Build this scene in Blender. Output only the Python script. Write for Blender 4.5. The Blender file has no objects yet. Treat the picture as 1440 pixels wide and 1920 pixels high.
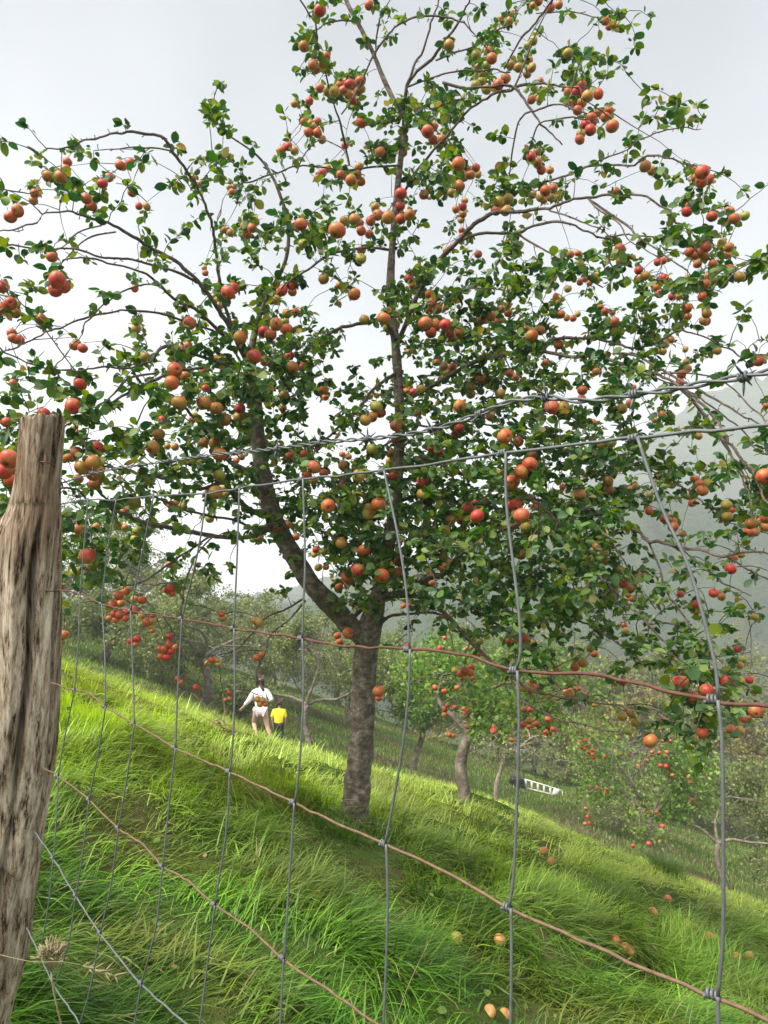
import bpy, math, random
import numpy as np
from mathutils import Vector, Matrix, Euler
R = math.radians
rng = np.random.default_rng(7); random.seed(7)
scene = bpy.context.scene
# ------------------------------------------------------------ camera
CAM = np.array([0.0, 0.0, 1.5]); PITCH = R(9.0); FPX = 1400.0
cam = bpy.data.cameras.new('camera'); camo = bpy.data.objects.new('camera', cam)
scene.collection.objects.link(camo); scene.camera = camo
camo.location = CAM; camo.rotation_euler = (R(90) + PITCH, 0, 0)
cam.sensor_fit = 'HORIZONTAL'; cam.sensor_width = 36; cam.lens = 35.0
cam.clip_start = 0.05; cam.clip_end = 6000
# ------------------------------------------------------------ sky (overcast) and sun
SUN_EL, SUN_AZ = R(50), R(-128)          # azimuth measured from +Y towards +X
world = bpy.data.worlds.new('World'); scene.world = world; world.use_nodes = True
nt = world.node_tree; nt.nodes.clear()
out = nt.nodes.new('ShaderNodeOutputWorld'); bg = nt.nodes.new('ShaderNodeBackground')
sky = nt.nodes.new('ShaderNodeTexSky'); sky.sky_type = 'NISHITA'; sky.sun_disc = False
sky.sun_elevation = SUN_EL; sky.sun_rotation = SUN_AZ; sky.dust_density = 4; sky.air_density = 1.0
tc = nt.nodes.new('ShaderNodeTexCoord'); sep = nt.nodes.new('ShaderNodeSeparateXYZ')
rmp = nt.nodes.new('ShaderNodeValToRGB')
rmp.color_ramp.elements[0].position = 0.0; rmp.color_ramp.elements[0].color = (0.98, 0.985, 1.0, 1)
rmp.color_ramp.elements[1].position = 0.75; rmp.color_ramp.elements[1].color = (0.30, 0.315, 0.345, 1)
e = rmp.color_ramp.elements.new(0.33); e.color = (0.66, 0.675, 0.71, 1)
noi = nt.nodes.new('ShaderNodeTexNoise'); noi.inputs['Scale'].default_value = 1.6; noi.inputs['Detail'].default_value = 3
cl = nt.nodes.new('ShaderNodeMath'); cl.operation = 'MULTIPLY_ADD'; cl.inputs[1].default_value = 0.8; 
add = nt.nodes.new('ShaderNodeMath'); add.operation = 'ADD'; add.inputs[1].default_value = -0.40
scl = nt.nodes.new('ShaderNodeVectorMath'); scl.operation = 'SCALE'; scl.inputs['Scale'].default_value = 9.5
mx = nt.nodes.new('ShaderNodeMixRGB'); mx.inputs[0].default_value = 0.90
L = nt.links.new
L(tc.outputs['Generated'], sep.inputs[0]); L(tc.outputs['Generated'], noi.inputs['Vector'])
L(noi.outputs['Fac'], cl.inputs[0]); L(sep.outputs['Z'], cl.inputs[2]); L(cl.outputs[0], add.inputs[0])
L(add.outputs[0], rmp.inputs[0]); L(rmp.outputs[0], scl.inputs[0]); L(sky.outputs[0], mx.inputs[1])
L(scl.outputs[0], mx.inputs[2]); L(mx.outputs[0], bg.inputs[0]); bg.inputs[1].default_value = 0.072
L(bg.outputs[0], out.inputs[0])
sd = bpy.data.lights.new('sun', 'SUN'); sd.energy = 3.9; sd.angle = R(38); sd.color = (1, .95, .86)
so = bpy.data.objects.new('sun', sd); scene.collection.objects.link(so)
sdir = Vector((math.sin(SUN_AZ)*math.cos(SUN_EL), math.cos(SUN_AZ)*math.cos(SUN_EL), math.sin(SUN_EL)))
so.rotation_euler = sdir.to_track_quat('Z', 'Y').to_euler()
scene.view_settings.view_transform = 'Standard'; scene.view_settings.look = 'None'
scene.view_settings.exposure = 1.28; scene.view_settings.gamma = 1.0
scene.cycles.max_bounces = 6; scene.cycles.transparent_max_bounces = 4; scene.cycles.volume_bounces = 2
# ------------------------------------------------------------ projection helpers
cp, sp = math.cos(PITCH), math.sin(PITCH)
def ray(px, py):
    u = (px - 720.0) / FPX; v = (py - 960.0) / FPX
    return np.array([u, cp + v*sp, sp - v*cp])
def at(px, py, Z):
    return CAM + Z * ray(px, py)
# ------------------------------------------------------------ noise and terrain
_lat = np.random.default_rng(3).random((256, 256))
def vnoise(x, y):
    x = np.asarray(x, float); y = np.asarray(y, float)
    xi = np.floor(x).astype(int); yi = np.floor(y).astype(int)
    fx = x - xi; fy = y - yi
    fx = fx*fx*(3-2*fx); fy = fy*fy*(3-2*fy)
    g = lambda a, b: _lat[a & 255, b & 255]
    return (g(xi, yi)*(1-fx)*(1-fy) + g(xi+1, yi)*fx*(1-fy) + g(xi, yi+1)*(1-fx)*fy + g(xi+1, yi+1)*fx*fy)*2-1
def fbm(x, y, o=3):
    s = 0; a = 1.0
    for k in range(o):
        s = s + a*vnoise(np.asarray(x)*2**k + 17*k, np.asarray(y)*2**k + 31*k); a *= .5
    return s
GY = [-60, -5, 0, 3, 5, 7, 9, 12, 15, 18, 20, 24, 30, 40, 60, 120, 300, 3000]
GZ = [-.2, .05, .0, .12, .19, 0.06, -.25, -.80, -1.35, -1.90, -2.2, -2.5, -2.62, -3.2, -5.5, -12, -26, -40]
_gy = np.linspace(-60, 3000, 30601); _gz = np.interp(_gy, GY, GZ)
_k = np.ones(13)/13; _gz[6:-6] = np.convolve(_gz, _k, 'same')[6:-6]
def ground(x, y):
    x = np.asarray(x, float); y = np.asarray(y, float)
    z = np.interp(y, _gy, _gz) - 0.34*34*np.tanh(x/34)
    near = np.clip(1 - (y-16)/10, 0, 1)*(1-.9*np.exp(-((x+.2)**2+(y-4.7)**2)/.35))
    z = z + near*(0.045*vnoise(x*1.7, y*1.9) + 0.065*vnoise(x*3.4+9, y*4.0) ) + 0.10*fbm(x*.25, y*.25, 2)*np.clip((y-9)/12, 0, 1)
    w = np.clip((y-7)/4, 0, 1)*np.clip((25-y)/5, 0, 1); q = x/np.maximum(y, 1)
    z = z + w*y*(.019*np.exp(-((q-.13)/.12)**2) - .008*np.exp(-((q+.15)/.08)**2) + .005*np.exp(-((q-.42)/.15)**2))
    return z
def hit(px, py, y0=1.5, y1=60):
    d = ray(px, py)
    ts = np.linspace(y0, y1, 6000)/d[1]
    P = CAM[None] + ts[:, None]*d[None]
    h = P[:, 2] - ground(P[:, 0], P[:, 1])
    i = np.argmax(h < 0)
    if h[i] >= 0: i = len(ts)-1
    return P[i]
# ------------------------------------------------------------ object helpers
COL = scene.collection
def tag(o, label=None, cat=None, group=None, kind=None):
    if label: o['label'] = label
    if cat: o['category'] = cat
    if group: o['group'] = group
    if kind: o['kind'] = kind
    return o
def thing(name, label, cat, loc=(0, 0, 0), group=None):
    o = bpy.data.objects.new(name, None); COL.objects.link(o); o.location = loc
    o.empty_display_size = .1
    return tag(o, label, cat, group)
def mesh(name, V, quads=None, tris=None, mat=None, col=None, smooth=False, mats=None, fmat=None):
    V = np.asarray(V, np.float32)
    me = bpy.data.meshes.new(name)
    nq = 0 if quads is None else len(quads); ntr = 0 if tris is None else len(tris)
    loops = []
    if nq: loops.append(np.asarray(quads, np.int32).ravel())
    if ntr: loops.append(np.asarray(tris, np.int32).ravel())
    loops = np.concatenate(loops)
    starts = np.concatenate([np.arange(nq)*4, nq*4 + np.arange(ntr)*3]).astype(np.int32)
    me.vertices.add(len(V)); me.vertices.foreach_set('co', V.ravel())
    me.loops.add(len(loops)); me.loops.foreach_set('vertex_index', loops)
    me.polygons.add(nq+ntr); me.polygons.foreach_set('loop_start', starts)
    if smooth: me.polygons.foreach_set('use_smooth', np.ones(nq+ntr, bool))
    for m in (mats or ([mat] if mat else [])): me.materials.append(m)
    if fmat is not None: me.polygons.foreach_set('material_index', np.asarray(fmat, np.int32))
    me.update(calc_edges=True)
    if col is not None:
        a = me.color_attributes.new('tint', 'FLOAT_COLOR', 'POINT')
        c = np.ones((len(V), 4), np.float32); c[:, :3] = col; a.data.foreach_set('color', c.ravel())
    return me
def obj(name, me, parent=None, loc=None):
    """link a mesh whose vertices are in world space; parented parts stay where they are"""
    o = bpy.data.objects.new(name, me); COL.objects.link(o)
    if parent is not None:
        o.parent = parent
        base = Vector((0, 0, 0)); p = parent
        while p is not None: base = base + p.location; p = p.parent
        if loc is None: o.location = -base
        else: o.location = Vector(loc) - base
    elif loc is not None: o.location = loc
    return o
class MB:
    def __init__(s): s.V = []; s.Q = []; s.T = []; s.n = 0; s.qm = []; s.tm = []
    def add(s, V, Q=None, T=None, m=0):
        s.V.append(np.asarray(V, float))
        if Q is not None and len(Q): s.Q.append(np.asarray(Q)+s.n); s.qm += [m]*len(Q)
        if T is not None and len(T): s.T.append(np.asarray(T)+s.n); s.tm += [m]*len(T)
        s.n += len(V)
    def mesh(s, name, mat=None, mats=None, smooth=True):
        return mesh(name, np.concatenate(s.V), np.concatenate(s.Q) if s.Q else None, np.concatenate(s.T) if s.T else None,
                    mat=mat, mats=mats, smooth=smooth, fmat=(s.qm+s.tm) if mats else None)
def smooth_line(P, n):
    P = np.asarray(P, float)
    if len(P) < 3: 
        t = np.linspace(0, 1, n)[:, None]; return P[0]*(1-t)+P[-1]*t
    d = np.r_[0, np.cumsum(np.linalg.norm(np.diff(P[:, :3], axis=0), axis=1)+1e-6)]
    Q = np.vstack([2*P[0]-P[1], P, 2*P[-1]-P[-2]])
    ts = np.linspace(0, d[-1], n); res = []
    for t in ts:
        i = min(max(np.searchsorted(d, t, 'right')-1, 0), len(P)-2)
        u = (t-d[i])/(d[i+1]-d[i]); a, b, c, e = Q[i], Q[i+1], Q[i+2], Q[i+3]
        res.append(.5*((2*b)+(c-a)*u+(2*a-5*b+4*c-e)*u*u+(-a+3*b-3*c+e)*u**3))
    return np.array(res)
def tube(P, rad, n=6, cap=True, rough=0.0, seed=0):
    P = np.asarray(P, float); k = len(P); rad = np.broadcast_to(rad, (k,)).astype(float)
    T = np.gradient(P, axis=0); T /= np.linalg.norm(T, axis=1)[:, None]+1e-9
    ref = np.array([0.31, 0.2, 0.93]); 
    if abs(T[0] @ ref) > .9: ref = np.array([0.9, .3, .1])
    A = np.cross(T, ref); A /= np.linalg.norm(A, axis=1)[:, None]+1e-9
    B = np.cross(T, A)
    th = np.linspace(0, 2*np.pi, n, endpoint=False)
    rr = rad[:, None]*np.ones((1, n))
    if rough: rr = rr*(1+rough*fbm(np.cos(th)[None, :]*1.3+seed+0*P[:, :1], np.arange(k)[:, None]*.45+np.sin(th)[None, :]*1.3, 2))
    V = P[:, None]+rr[..., None]*(np.cos(th)[None, :, None]*A[:, None]+np.sin(th)[None, :, None]*B[:, None])
    V = V.reshape(-1, 3); i = np.arange(k-1)[:, None]*n; j = np.arange(n)[None]
    Q = np.stack([i+j, i+(j+1) % n, i+n+(j+1) % n, i+n+j], -1).reshape(-1, 4)
    T3 = None
    if cap:
        V = np.vstack([V, P[0], P[-1]]); c0 = k*n; jj = np.arange(n)
        T3 = np.vstack([np.stack([jj*0+c0, (jj+1) % n, jj], -1), np.stack([jj*0+c0+1, (k-1)*n+jj, (k-1)*n+(jj+1) % n], -1)])
    return V, Q, T3
def tube_obj(name, P, rad, mat, parent, n=8, **kw):
    m = MB(); m.add(*tube(P, rad, n, **kw)); return obj(name, m.mesh(name, mat), parent)
# ------------------------------------------------------------ materials
def newmat(name):
    m = bpy.data.materials.new(name); m.use_nodes = True; t = m.node_tree
    return m, t, t.nodes['Principled BSDF'], t.nodes['Material Output']
def ramp(t, pts, fac):
    r = t.nodes.new('ShaderNodeValToRGB'); el = r.color_ramp.elements
    el[0].position, el[0].color = pts[0][0], (*pts[0][1], 1); el[1].position, el[1].color = pts[-1][0], (*pts[-1][1], 1)
    for p, c in pts[1:-1]: x = el.new(p); x.color = (*c, 1)
    t.links.new(fac, r.inputs[0]); return r.outputs[0]
def noise(t, scale, detail=4, vec=None, stretch=None, rough=.6):
    n = t.nodes.new('ShaderNodeTexNoise'); n.inputs['Scale'].default_value = scale; n.inputs['Detail'].default_value = detail
    n.inputs['Roughness'].default_value = rough
    if vec is None: vec = t.nodes.new('ShaderNodeTexCoord').outputs['Object']
    if stretch:
        mp = t.nodes.new('ShaderNodeMapping'); mp.inputs['Scale'].default_value = stretch
        t.links.new(vec, mp.inputs[0]); vec = mp.outputs[0]
    t.links.new(vec, n.inputs['Vector']); return n.outputs['Fac']
def bump(t, p, h, strength=.4, dist=.01):
    b = t.nodes.new('ShaderNodeBump'); b.inputs['Strength'].default_value = strength; b.inputs['Distance'].default_value = dist
    t.links.new(h, b.inputs['Height']); t.links.new(b.outputs[0], p.inputs['Normal'])
def simple(name, c, rough=.6, metal=0, var=.25, sc=30, bs=.2, bd=.003):
    m, t, p, o = newmat(name); n = noise(t, sc, 4)
    col = ramp(t, [(.25, tuple(x*(1-var) for x in c)), (.75, tuple(min(1, x*(1+var)) for x in c))], n)
    t.links.new(col, p.inputs['Base Color']); p.inputs['Roughness'].default_value = rough; p.inputs['Metallic'].default_value = metal
    bump(t, p, n, bs, bd); return m
def leafmat(name, pts, under, trans=.35, rough=.45, tintattr=False, spec=.35):
    m, t, p, o = newmat(name)
    if tintattr:
        a = t.nodes.new('ShaderNodeAttribute'); a.attribute_name = 'tint'; col = a.outputs['Color']
    else:
        g = t.nodes.new('ShaderNodeNewGeometry'); col = ramp(t, pts, g.outputs['Random Per Island'])
        if under:
            x = t.nodes.new('ShaderNodeMixRGB'); t.links.new(g.outputs['Backfacing'], x.inputs[0])
            y = t.nodes.new('ShaderNodeMixRGB'); y.inputs[0].default_value = .45; t.links.new(col, y.inputs[1]); y.inputs[2].default_value = (*under, 1)
            t.links.new(col, x.inputs[1]); t.links.new(y.outputs[0], x.inputs[2]); col = x.outputs[0]
    t.links.new(col, p.inputs['Base Color']); p.inputs['Roughness'].default_value = rough
    p.inputs['Specular IOR Level'].default_value = spec
    tr = t.nodes.new('ShaderNodeBsdfTranslucent'); hs = t.nodes.new('ShaderNodeHueSaturation')
    hs.inputs['Value'].default_value = 1.5; hs.inputs['Saturation'].default_value = 1.15; t.links.new(col, hs.inputs['Color'])
    t.links.new(hs.outputs[0], tr.inputs['Color'])
    mxs = t.nodes.new('ShaderNodeMixShader'); mxs.inputs[0].default_value = trans
    t.links.new(p.outputs[0], mxs.inputs[1]); t.links.new(tr.outputs[0], mxs.inputs[2]); t.links.new(mxs.outputs[0], o.inputs[0])
    return m
M = {}
M['leaf'] = leafmat('apple_leaf', [(0, (.018, .066, .020)), (.3, (.030, .105, .020)), (.58, (.075, .165, .016)), (.82, (.17, .24, .022)), (.96, (.21, .24, .03)), (.985, (.30, .20, .06)), (1, (.46, .34, .12))], (.13, .22, .10))
M['leaf_light'] = leafmat('light_leaf', [(0, (.05, .15, .015)), (.5, (.12, .25, .03)), (.9, (.24, .35, .05)), (1, (.35, .33, .10))], (.16, .22, .10))
M['leaf_olive'] = leafmat('olive_leaf', [(0, (.06, .10, .020)), (.5, (.15, .205, .042)), (.9, (.28, .31, .09)), (1, (.34, .27, .13))], (.17, .2, .12), trans=.3)
M['leaf_gold'] = leafmat('gold_leaf', [(0, (.14, .15, .03)), (.6, (.24, .23, .05)), (1, (.38, .30, .08))], None, trans=.3)
M['litter'] = leafmat('litter_leaf', [(0, (.06, .13, .02)), (.45, (.12, .20, .03)), (.6, (.20, .14, .05)), (.85, (.30, .19, .07)), (1, (.42, .34, .13))], None, trans=.2, rough=.7)
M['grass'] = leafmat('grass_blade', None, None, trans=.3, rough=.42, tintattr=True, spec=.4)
def barkmat(name, c0, c1, c2, sc=9, mul=.75):
    m, t, p, o = newmat(name); tcn = t.nodes.new('ShaderNodeTexCoord').outputs['Object']
    n1 = noise(t, sc, 6, tcn, (1, 1, 1.3), .75); n2 = noise(t, 3.5, 3, tcn); n3 = noise(t, 60, 3, tcn, (1, 1, 2.5))
    c = ramp(t, [(.32, c0), (.5, c1), (.68, c2)], n1)
    mxn = t.nodes.new('ShaderNodeMixRGB'); mxn.blend_type = 'MULTIPLY'; mxn.inputs[0].default_value = mul
    t.links.new(c, mxn.inputs[1]); t.links.new(ramp(t, [(.35, (.45, .42, .38)), (.65, (1, 1, 1))], n2), mxn.inputs[2])
    t.links.new(mxn.outputs[0], p.inputs['Base Color']); p.inputs['Roughness'].default_value = .85
    ad = t.nodes.new('ShaderNodeMath'); ad.operation = 'MULTIPLY_ADD'; ad.inputs[1].default_value = .4
    t.links.new(n3, ad.inputs[0]); t.links.new(n1, ad.inputs[2]); bump(t, p, ad.outputs[0], 1.0, .02); return m
M['bark'] = barkmat('apple_bark', (.04, .028, .020), (.19, .15, .115), (.44, .39, .33), 19, .8)
M['branch'] = barkmat('branch_bark', (.05, .036, .028), (.15, .115, .09), (.30, .26, .22), 22)
M['twig'] = simple('twig_bark', (.085, .058, .045), .8, var=.4)
M['bgbark'] = barkmat('old_bark', (.07, .055, .04), (.20, .165, .13), (.38, .33, .27), 9, .6)
M['palebark'] = barkmat('pale_bark', (.16, .12, .09), (.36, .30, .24), (.56, .50, .42), 11, .4)
def applemat(name, base, blush, spot):
    m, t, p, o = newmat(name)
    tcn = t.nodes.new('ShaderNodeTexCoord').outputs['Object']; oi = t.nodes.new('ShaderNodeObjectInfo')
    ofs = t.nodes.new('ShaderNodeVectorMath'); ofs.operation = 'ADD'; t.links.new(tcn, ofs.inputs[0])
    cx = t.nodes.new('ShaderNodeCombineXYZ'); mu = t.nodes.new('ShaderNodeMath'); mu.operation = 'MULTIPLY'; mu.inputs[1].default_value = 50
    t.links.new(oi.outputs['Random'], mu.inputs[0]); t.links.new(mu.outputs[0], cx.inputs[0]); t.links.new(cx.outputs[0], ofs.inputs[1])
    n1 = noise(t, 1.1, 3, ofs.outputs[0]); n2 = noise(t, 26, 2, ofs.outputs[0]); n3 = noise(t, 12, 4, ofs.outputs[0], (1, 1, .12))
    ad = t.nodes.new('ShaderNodeMath'); ad.operation = 'MULTIPLY_ADD'; ad.inputs[1].default_value = .3; t.links.new(n3, ad.inputs[0]); t.links.new(n1, ad.inputs[2])
    c = ramp(t, [(.52, base), (.72, blush)], ad.outputs[0])
    mm = t.nodes.new('ShaderNodeMixRGB'); t.links.new(ramp(t, [(.66, (0, 0, 0)), (.74, (.5, .5, .5))], n2), mm.inputs[0])
    t.links.new(c, mm.inputs[1]); mm.inputs[2].default_value = (*spot, 1); t.links.new(mm.outputs[0], p.inputs['Base Color'])
    p.inputs['Roughness'].default_value = .42; p.inputs['Specular IOR Level'].default_value = .4
    p.inputs['Subsurface Weight'].default_value = .0; return m
M['ap_r'] = applemat('apple_red', (.46, .19, .06), (.50, .05, .035), (.50, .27, .13))
M['ap_o'] = applemat('apple_orange', (.36, .22, .045), (.50, .10, .035), (.38, .24, .10))
M['ap_g'] = applemat('apple_green', (.27, .30, .045), (.46, .23, .055), (.42, .36, .14))
M['ap_f'] = applemat('apple_fallen', (.55, .33, .10), (.48, .16, .06), (.25, .12, .05))
M['calyx'] = simple('calyx', (.035, .022, .014), .9)
# ------------------------------------------------------------ ground sheet
def axis(a, b, near, n_far):
    near = np.asarray(near); 
    lo = -np.geomspace(-near[0], -a, n_far)[1:][::-1] if a < near[0] else np.array([])
    hi = np.geomspace(near[-1], b, n_far)[1:]
    return np.concatenate([lo, near, hi])
gx = axis(-700, 700, np.arange(-14, 14.01, .16), 60); gy = axis(-60, 560, np.arange(-2, 26.01, .14), 70)
X, Y = np.meshgrid(gx, gy); Z = ground(X, Y)
nx, ny = len(gx), len(gy)
i = np.arange(ny-1)[:, None]*nx; j = np.arange(nx-1)[None]
Q = np.stack([i+j, i+j+1, i+nx+j+1, i+nx+j], -1).reshape(-1, 4)
m, t, p, o = newmat('meadow_ground'); tcn = t.nodes.new('ShaderNodeTexCoord').outputs['Object']
n1 = noise(t, .35, 5, tcn); n2 = noise(t, 3.0, 6, tcn, (1, 1.6, 1), .75)
ad = t.nodes.new('ShaderNodeMath'); ad.operation = 'MULTIPLY_ADD'; ad.inputs[1].default_value = .8; L2 = t.links.new
L2(n2, ad.inputs[0]); L2(n1, ad.inputs[2])
c = ramp(t, [(.62, (.022, .050, .010)), (.84, (.05, .095, .014)), (.96, (.075, .10, .022)), (1.0, (.09, .085, .03))], ad.outputs[0])
L2(c, p.inputs['Base Color']); p.inputs['Roughness'].default_value = .95; p.inputs['Specular IOR Level'].default_value = .1
bump(t, p, n2, .9, .12); M['ground'] = m
tag(obj('ground', mesh('ground', np.stack([X, Y, Z], -1).reshape(-1, 3), Q, mat=m, smooth=True)), kind='structure')
# ------------------------------------------------------------ hills
def hillmat(name, a, b, sc):
    m, t, p, o = newmat(name); n = noise(t, sc, 7, rough=.75)
    t.links.new(ramp(t, [(.35, a), (.62, b)], n), p.inputs['Base Color']); p.inputs['Roughness'].default_value = 1
    p.inputs['Specular IOR Level'].default_value = 0; bump(t, p, n, 1, 4); return m
def hill(name, ridge, dist, foot, mat, amp, seed, back=120):
    r = np.array(ridge, float); xs = np.linspace(r[0, 0], r[-1, 0], 260)
    ys = np.interp(xs, r[:, 0], r[:, 1]); rows = []
    for k, s in enumerate(np.linspace(0, 1.35, 70)):
        d = foot + (dist-foot)*min(s, 1) + max(0, s-1)*back/.35
        row = []
        for x_, y_ in zip(xs, ys):
            q = at(x_, y_, dist); u = (x_-720)/FPX
            z0 = float(np.interp(foot, GY, GZ)) - 12
            s1 = min(s, 1); zz = z0 + (q[2]-z0)*(s1**1.25) - max(0, s-1)*q[2]*.9
            row.append((u*d, d, zz))
        rows.append(row)
    V = np.array(rows); n0 = V.shape[1]
    V[..., 2] += amp*(np.abs(vnoise(V[..., 0]/9+seed, V[..., 1]/11))+.5*np.abs(vnoise(V[..., 0]/4+seed, V[..., 1]/5))) + amp*1.0*fbm(V[..., 0]/60+seed, V[..., 1]/50)
    i = np.arange(V.shape[0]-1)[:, None]*n0; j = np.arange(n0-1)[None]
    Q = np.stack([i+j, i+j+1, i+n0+j+1, i+n0+j], -1).reshape(-1, 4)
    return tag(obj(name, mesh(name, V.reshape(-1, 3), Q, mat=mat, smooth=False)), kind='structure')
M['hill'] = hillmat('hill_wood', (.025, .04, .025), (.06, .085, .045), .06)
hill('far_hill', [(-900, 1120), (0, 1160), (400, 1130), (560, 1105), (640, 1082), (800, 1035), (1000, 950), (1150, 865), (1290, 775), (1440, 700), (1700, 640), (2300, 640)], 400, 200, M['hill'], 5, 3)
hill('wooded_spur', [(-300, 1260), (100, 1225), (500, 1160), (760, 1095), (930, 1015), (1100, 965), (1240, 945), (1330, 965), (1440, 990), (1700, 1000), (2300, 960)], 190, 110, M['hill'], 4, 11)
# ------------------------------------------------------------ grass
def blades(n, px_, py_, zofs, length, width, az, lean0, lean1, col, segs=3, rootdark=None):
    z = ground(px_, py_) + zofs
    P = np.stack([px_, py_, z], -1); D = np.stack([np.cos(az), np.sin(az), 0*az], -1)
    S = np.stack([-np.sin(az), np.cos(az), 0*az], -1)
    # blade faces are twisted a little
    tw = rng.normal(0, .8, n); S = S*np.cos(tw)[:, None] + np.array([0, 0, 1])[None]*np.sin(tw)[:, None]*.5 + D*np.sin(tw)[:, None]*.6
    V = np.zeros((n, segs*2+1, 3)); cur = P.copy(); 
    for k in range(segs+1):
        f = k/segs; w = width*(1-f**1.6)*.5
        if k < segs:
            V[:, 2*k] = cur - S*w[:, None]; V[:, 2*k+1] = cur + S*w[:, None]
        else: V[:, 2*k] = cur
        ph = lean0+(lean1-lean0)*(f+.5/segs)
        cur = cur + (length/segs)[:, None]*(D*np.sin(ph)[:, None]+np.array([0, 0, 1.])[None]*np.cos(ph)[:, None])
    nv = segs*2+1; b = np.arange(n)[:, None]*nv
    qs = [np.concatenate([b+2*k, b+2*k+1, b+2*k+3, b+2*k+2], 1) for k in range(segs-1)]
    T = np.concatenate([b+2*segs-2, b+2*segs-1, b+2*segs], 1)
    C = np.repeat(col[:, None], nv, 1).reshape(-1, 3)
    return V.reshape(-1, 3), np.concatenate(qs), T, C
def lerp(a, b, t): return np.asarray(a)[None]*(1-t[:, None])+np.asarray(b)[None]*t[:, None]
FALLEN = []   # (x, y) of fallen apples, filled below before the grass is sown
for px_, py_ in [(1020, 1607), (1034, 1628), (1097, 1627), (856, 1784), (938, 1787), (1155, 1783), (1172, 1796), (1182, 1803), (1253, 1697), (1290, 1748), (1303, 1755), (1330, 1772), (1343, 1776), (1382, 1812), (1408, 1808), (946, 1902), (918, 1896), (1262, 1908), (1120, 1700), (1225, 1725)]:
    FALLEN.append(hit(px_, py_+4))
FALLEN = np.array(FALLEN)
def make_grass():
    parts = []
    def zone(N, x0, x1, y0, y1, lmin, lmax, wmin, wmax, kind):
        y = y0*(y1/y0)**rng.random(N) if y1/y0 > 1.5 else rng.uniform(y0, y1, N)
        half = .60*y+1.2; x = rng.uniform(-1, 1, N)*half
        keep = (x > x0) & (x < x1)
        # tussocks: thin out between clumps
        tus = fbm(x*2.3+5, y*2.6+1, 2)
        keep &= (rng.random(N) < np.clip(.55+1.1*tus, .25, 1))
        d2 = np.min((x[:, None]-FALLEN[None, :, 0])**2+(y[:, None]+.06-FALLEN[None, :, 1])**2, 1) if y0 < 8 else np.full(N, 9.)
        keep &= ~((d2 < .010) & (rng.random(N) < .9))
        keep &= ((x+.2)**2+(y-5.0)**2 > .012)
        x, y, tus = x[keep], y[keep], tus[keep]; n = len(x)
        wave = fbm(x*.9+20, y*.9, 2)
        az = .1 + 1.3*wave + 1.9*vnoise(x*2.6, y*2.8+7) + rng.normal(0, .6, n)       # combed to the right, downhill
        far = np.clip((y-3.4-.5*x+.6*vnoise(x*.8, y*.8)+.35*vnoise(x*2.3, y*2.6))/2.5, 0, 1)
        ln = rng.uniform(lmin, lmax, n)*(1+.35*tus)*(1-.25*far); ln = ln*np.where((np.abs(x+.2) < .32) & (y > 3.9) & (y < 5.1), .45, 1)
        wd = rng.uniform(wmin, wmax, n)
        l0 = np.clip(rng.normal(.95, .3, n)+.25*vnoise(x*1.9+70, y*2.0)-.3*far, 0, 1.35); l1 = l0+np.clip(rng.normal(.95, .3, n), .1, 1.6)
        # sward colour: blue-green lush below the tree, darkened to carry its shade, yellow-green on the open bank, tawny streaks
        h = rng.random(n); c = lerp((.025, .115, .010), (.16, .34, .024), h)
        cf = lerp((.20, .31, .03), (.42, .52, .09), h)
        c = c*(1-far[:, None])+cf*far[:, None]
        sc_ = np.clip(fbm(x*2.1+60, y*2.4+19, 2), -1, 1)[:, None]; c = c*(1+.5*sc_)*np.clip(1+.25*rng.normal(0, 1, n), .4, 1.7)[:, None]
        st = np.clip(fbm(x*1.3+40, y*2.2+9, 2)*1.2-.25, 0, 1)[:, None]*.7
        c = c*(1-st)+np.array([.26, .27, .05])[None]*st
        dry = rng.random(n) < .035; c[dry] = (.33, .29, .12)
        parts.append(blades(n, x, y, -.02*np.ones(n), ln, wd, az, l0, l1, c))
    zone(185000, -6, 6, 2.1, 5.5, .09, .30, .003, .011, 0)
    zone(110000, -8, 9, 4.5, 10, .10, .30, .006, .014, 1)
    zone(100000, -16, 16, 9, 19.5, .09, .2, .008, .018, 2)
    off = 0; V, Qs, Ts, Cs = [], [], [], []
    for v, q, t3, c in parts:
        V.append(v); Qs.append(q+off); Ts.append(t3+off); Cs.append(c); off += len(v)
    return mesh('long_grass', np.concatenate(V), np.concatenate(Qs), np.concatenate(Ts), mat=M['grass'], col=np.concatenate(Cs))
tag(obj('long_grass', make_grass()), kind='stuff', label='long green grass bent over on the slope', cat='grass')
def short_grass():
    n = 130000; y = 19*(48/19)**rng.random(n); x = rng.uniform(-.62, .62, n)*y
    az = rng.uniform(0, 6.28, n); c = lerp((.09, .17, .018), (.24, .34, .05), rng.random(n))
    br = np.clip(fbm(x*.5, y*.5+3)*1.3, 0, 1)[:, None]; c = c*(1-br)+np.array([.17, .14, .07])[None]*br
    v, q, t3, cc = blades(n, x, y, 0*x-.01, rng.uniform(.06, .18, n), rng.uniform(.012, .03, n), az, rng.uniform(0, .5, n), rng.uniform(.5, 1.4, n), c, segs=2)
    return mesh('short_grass', v, q, t3, mat=M['grass'], col=cc)
tag(obj('short_grass', short_grass()), kind='stuff', label='shorter grass of the orchard floor beyond the crest', cat='grass')
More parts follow.
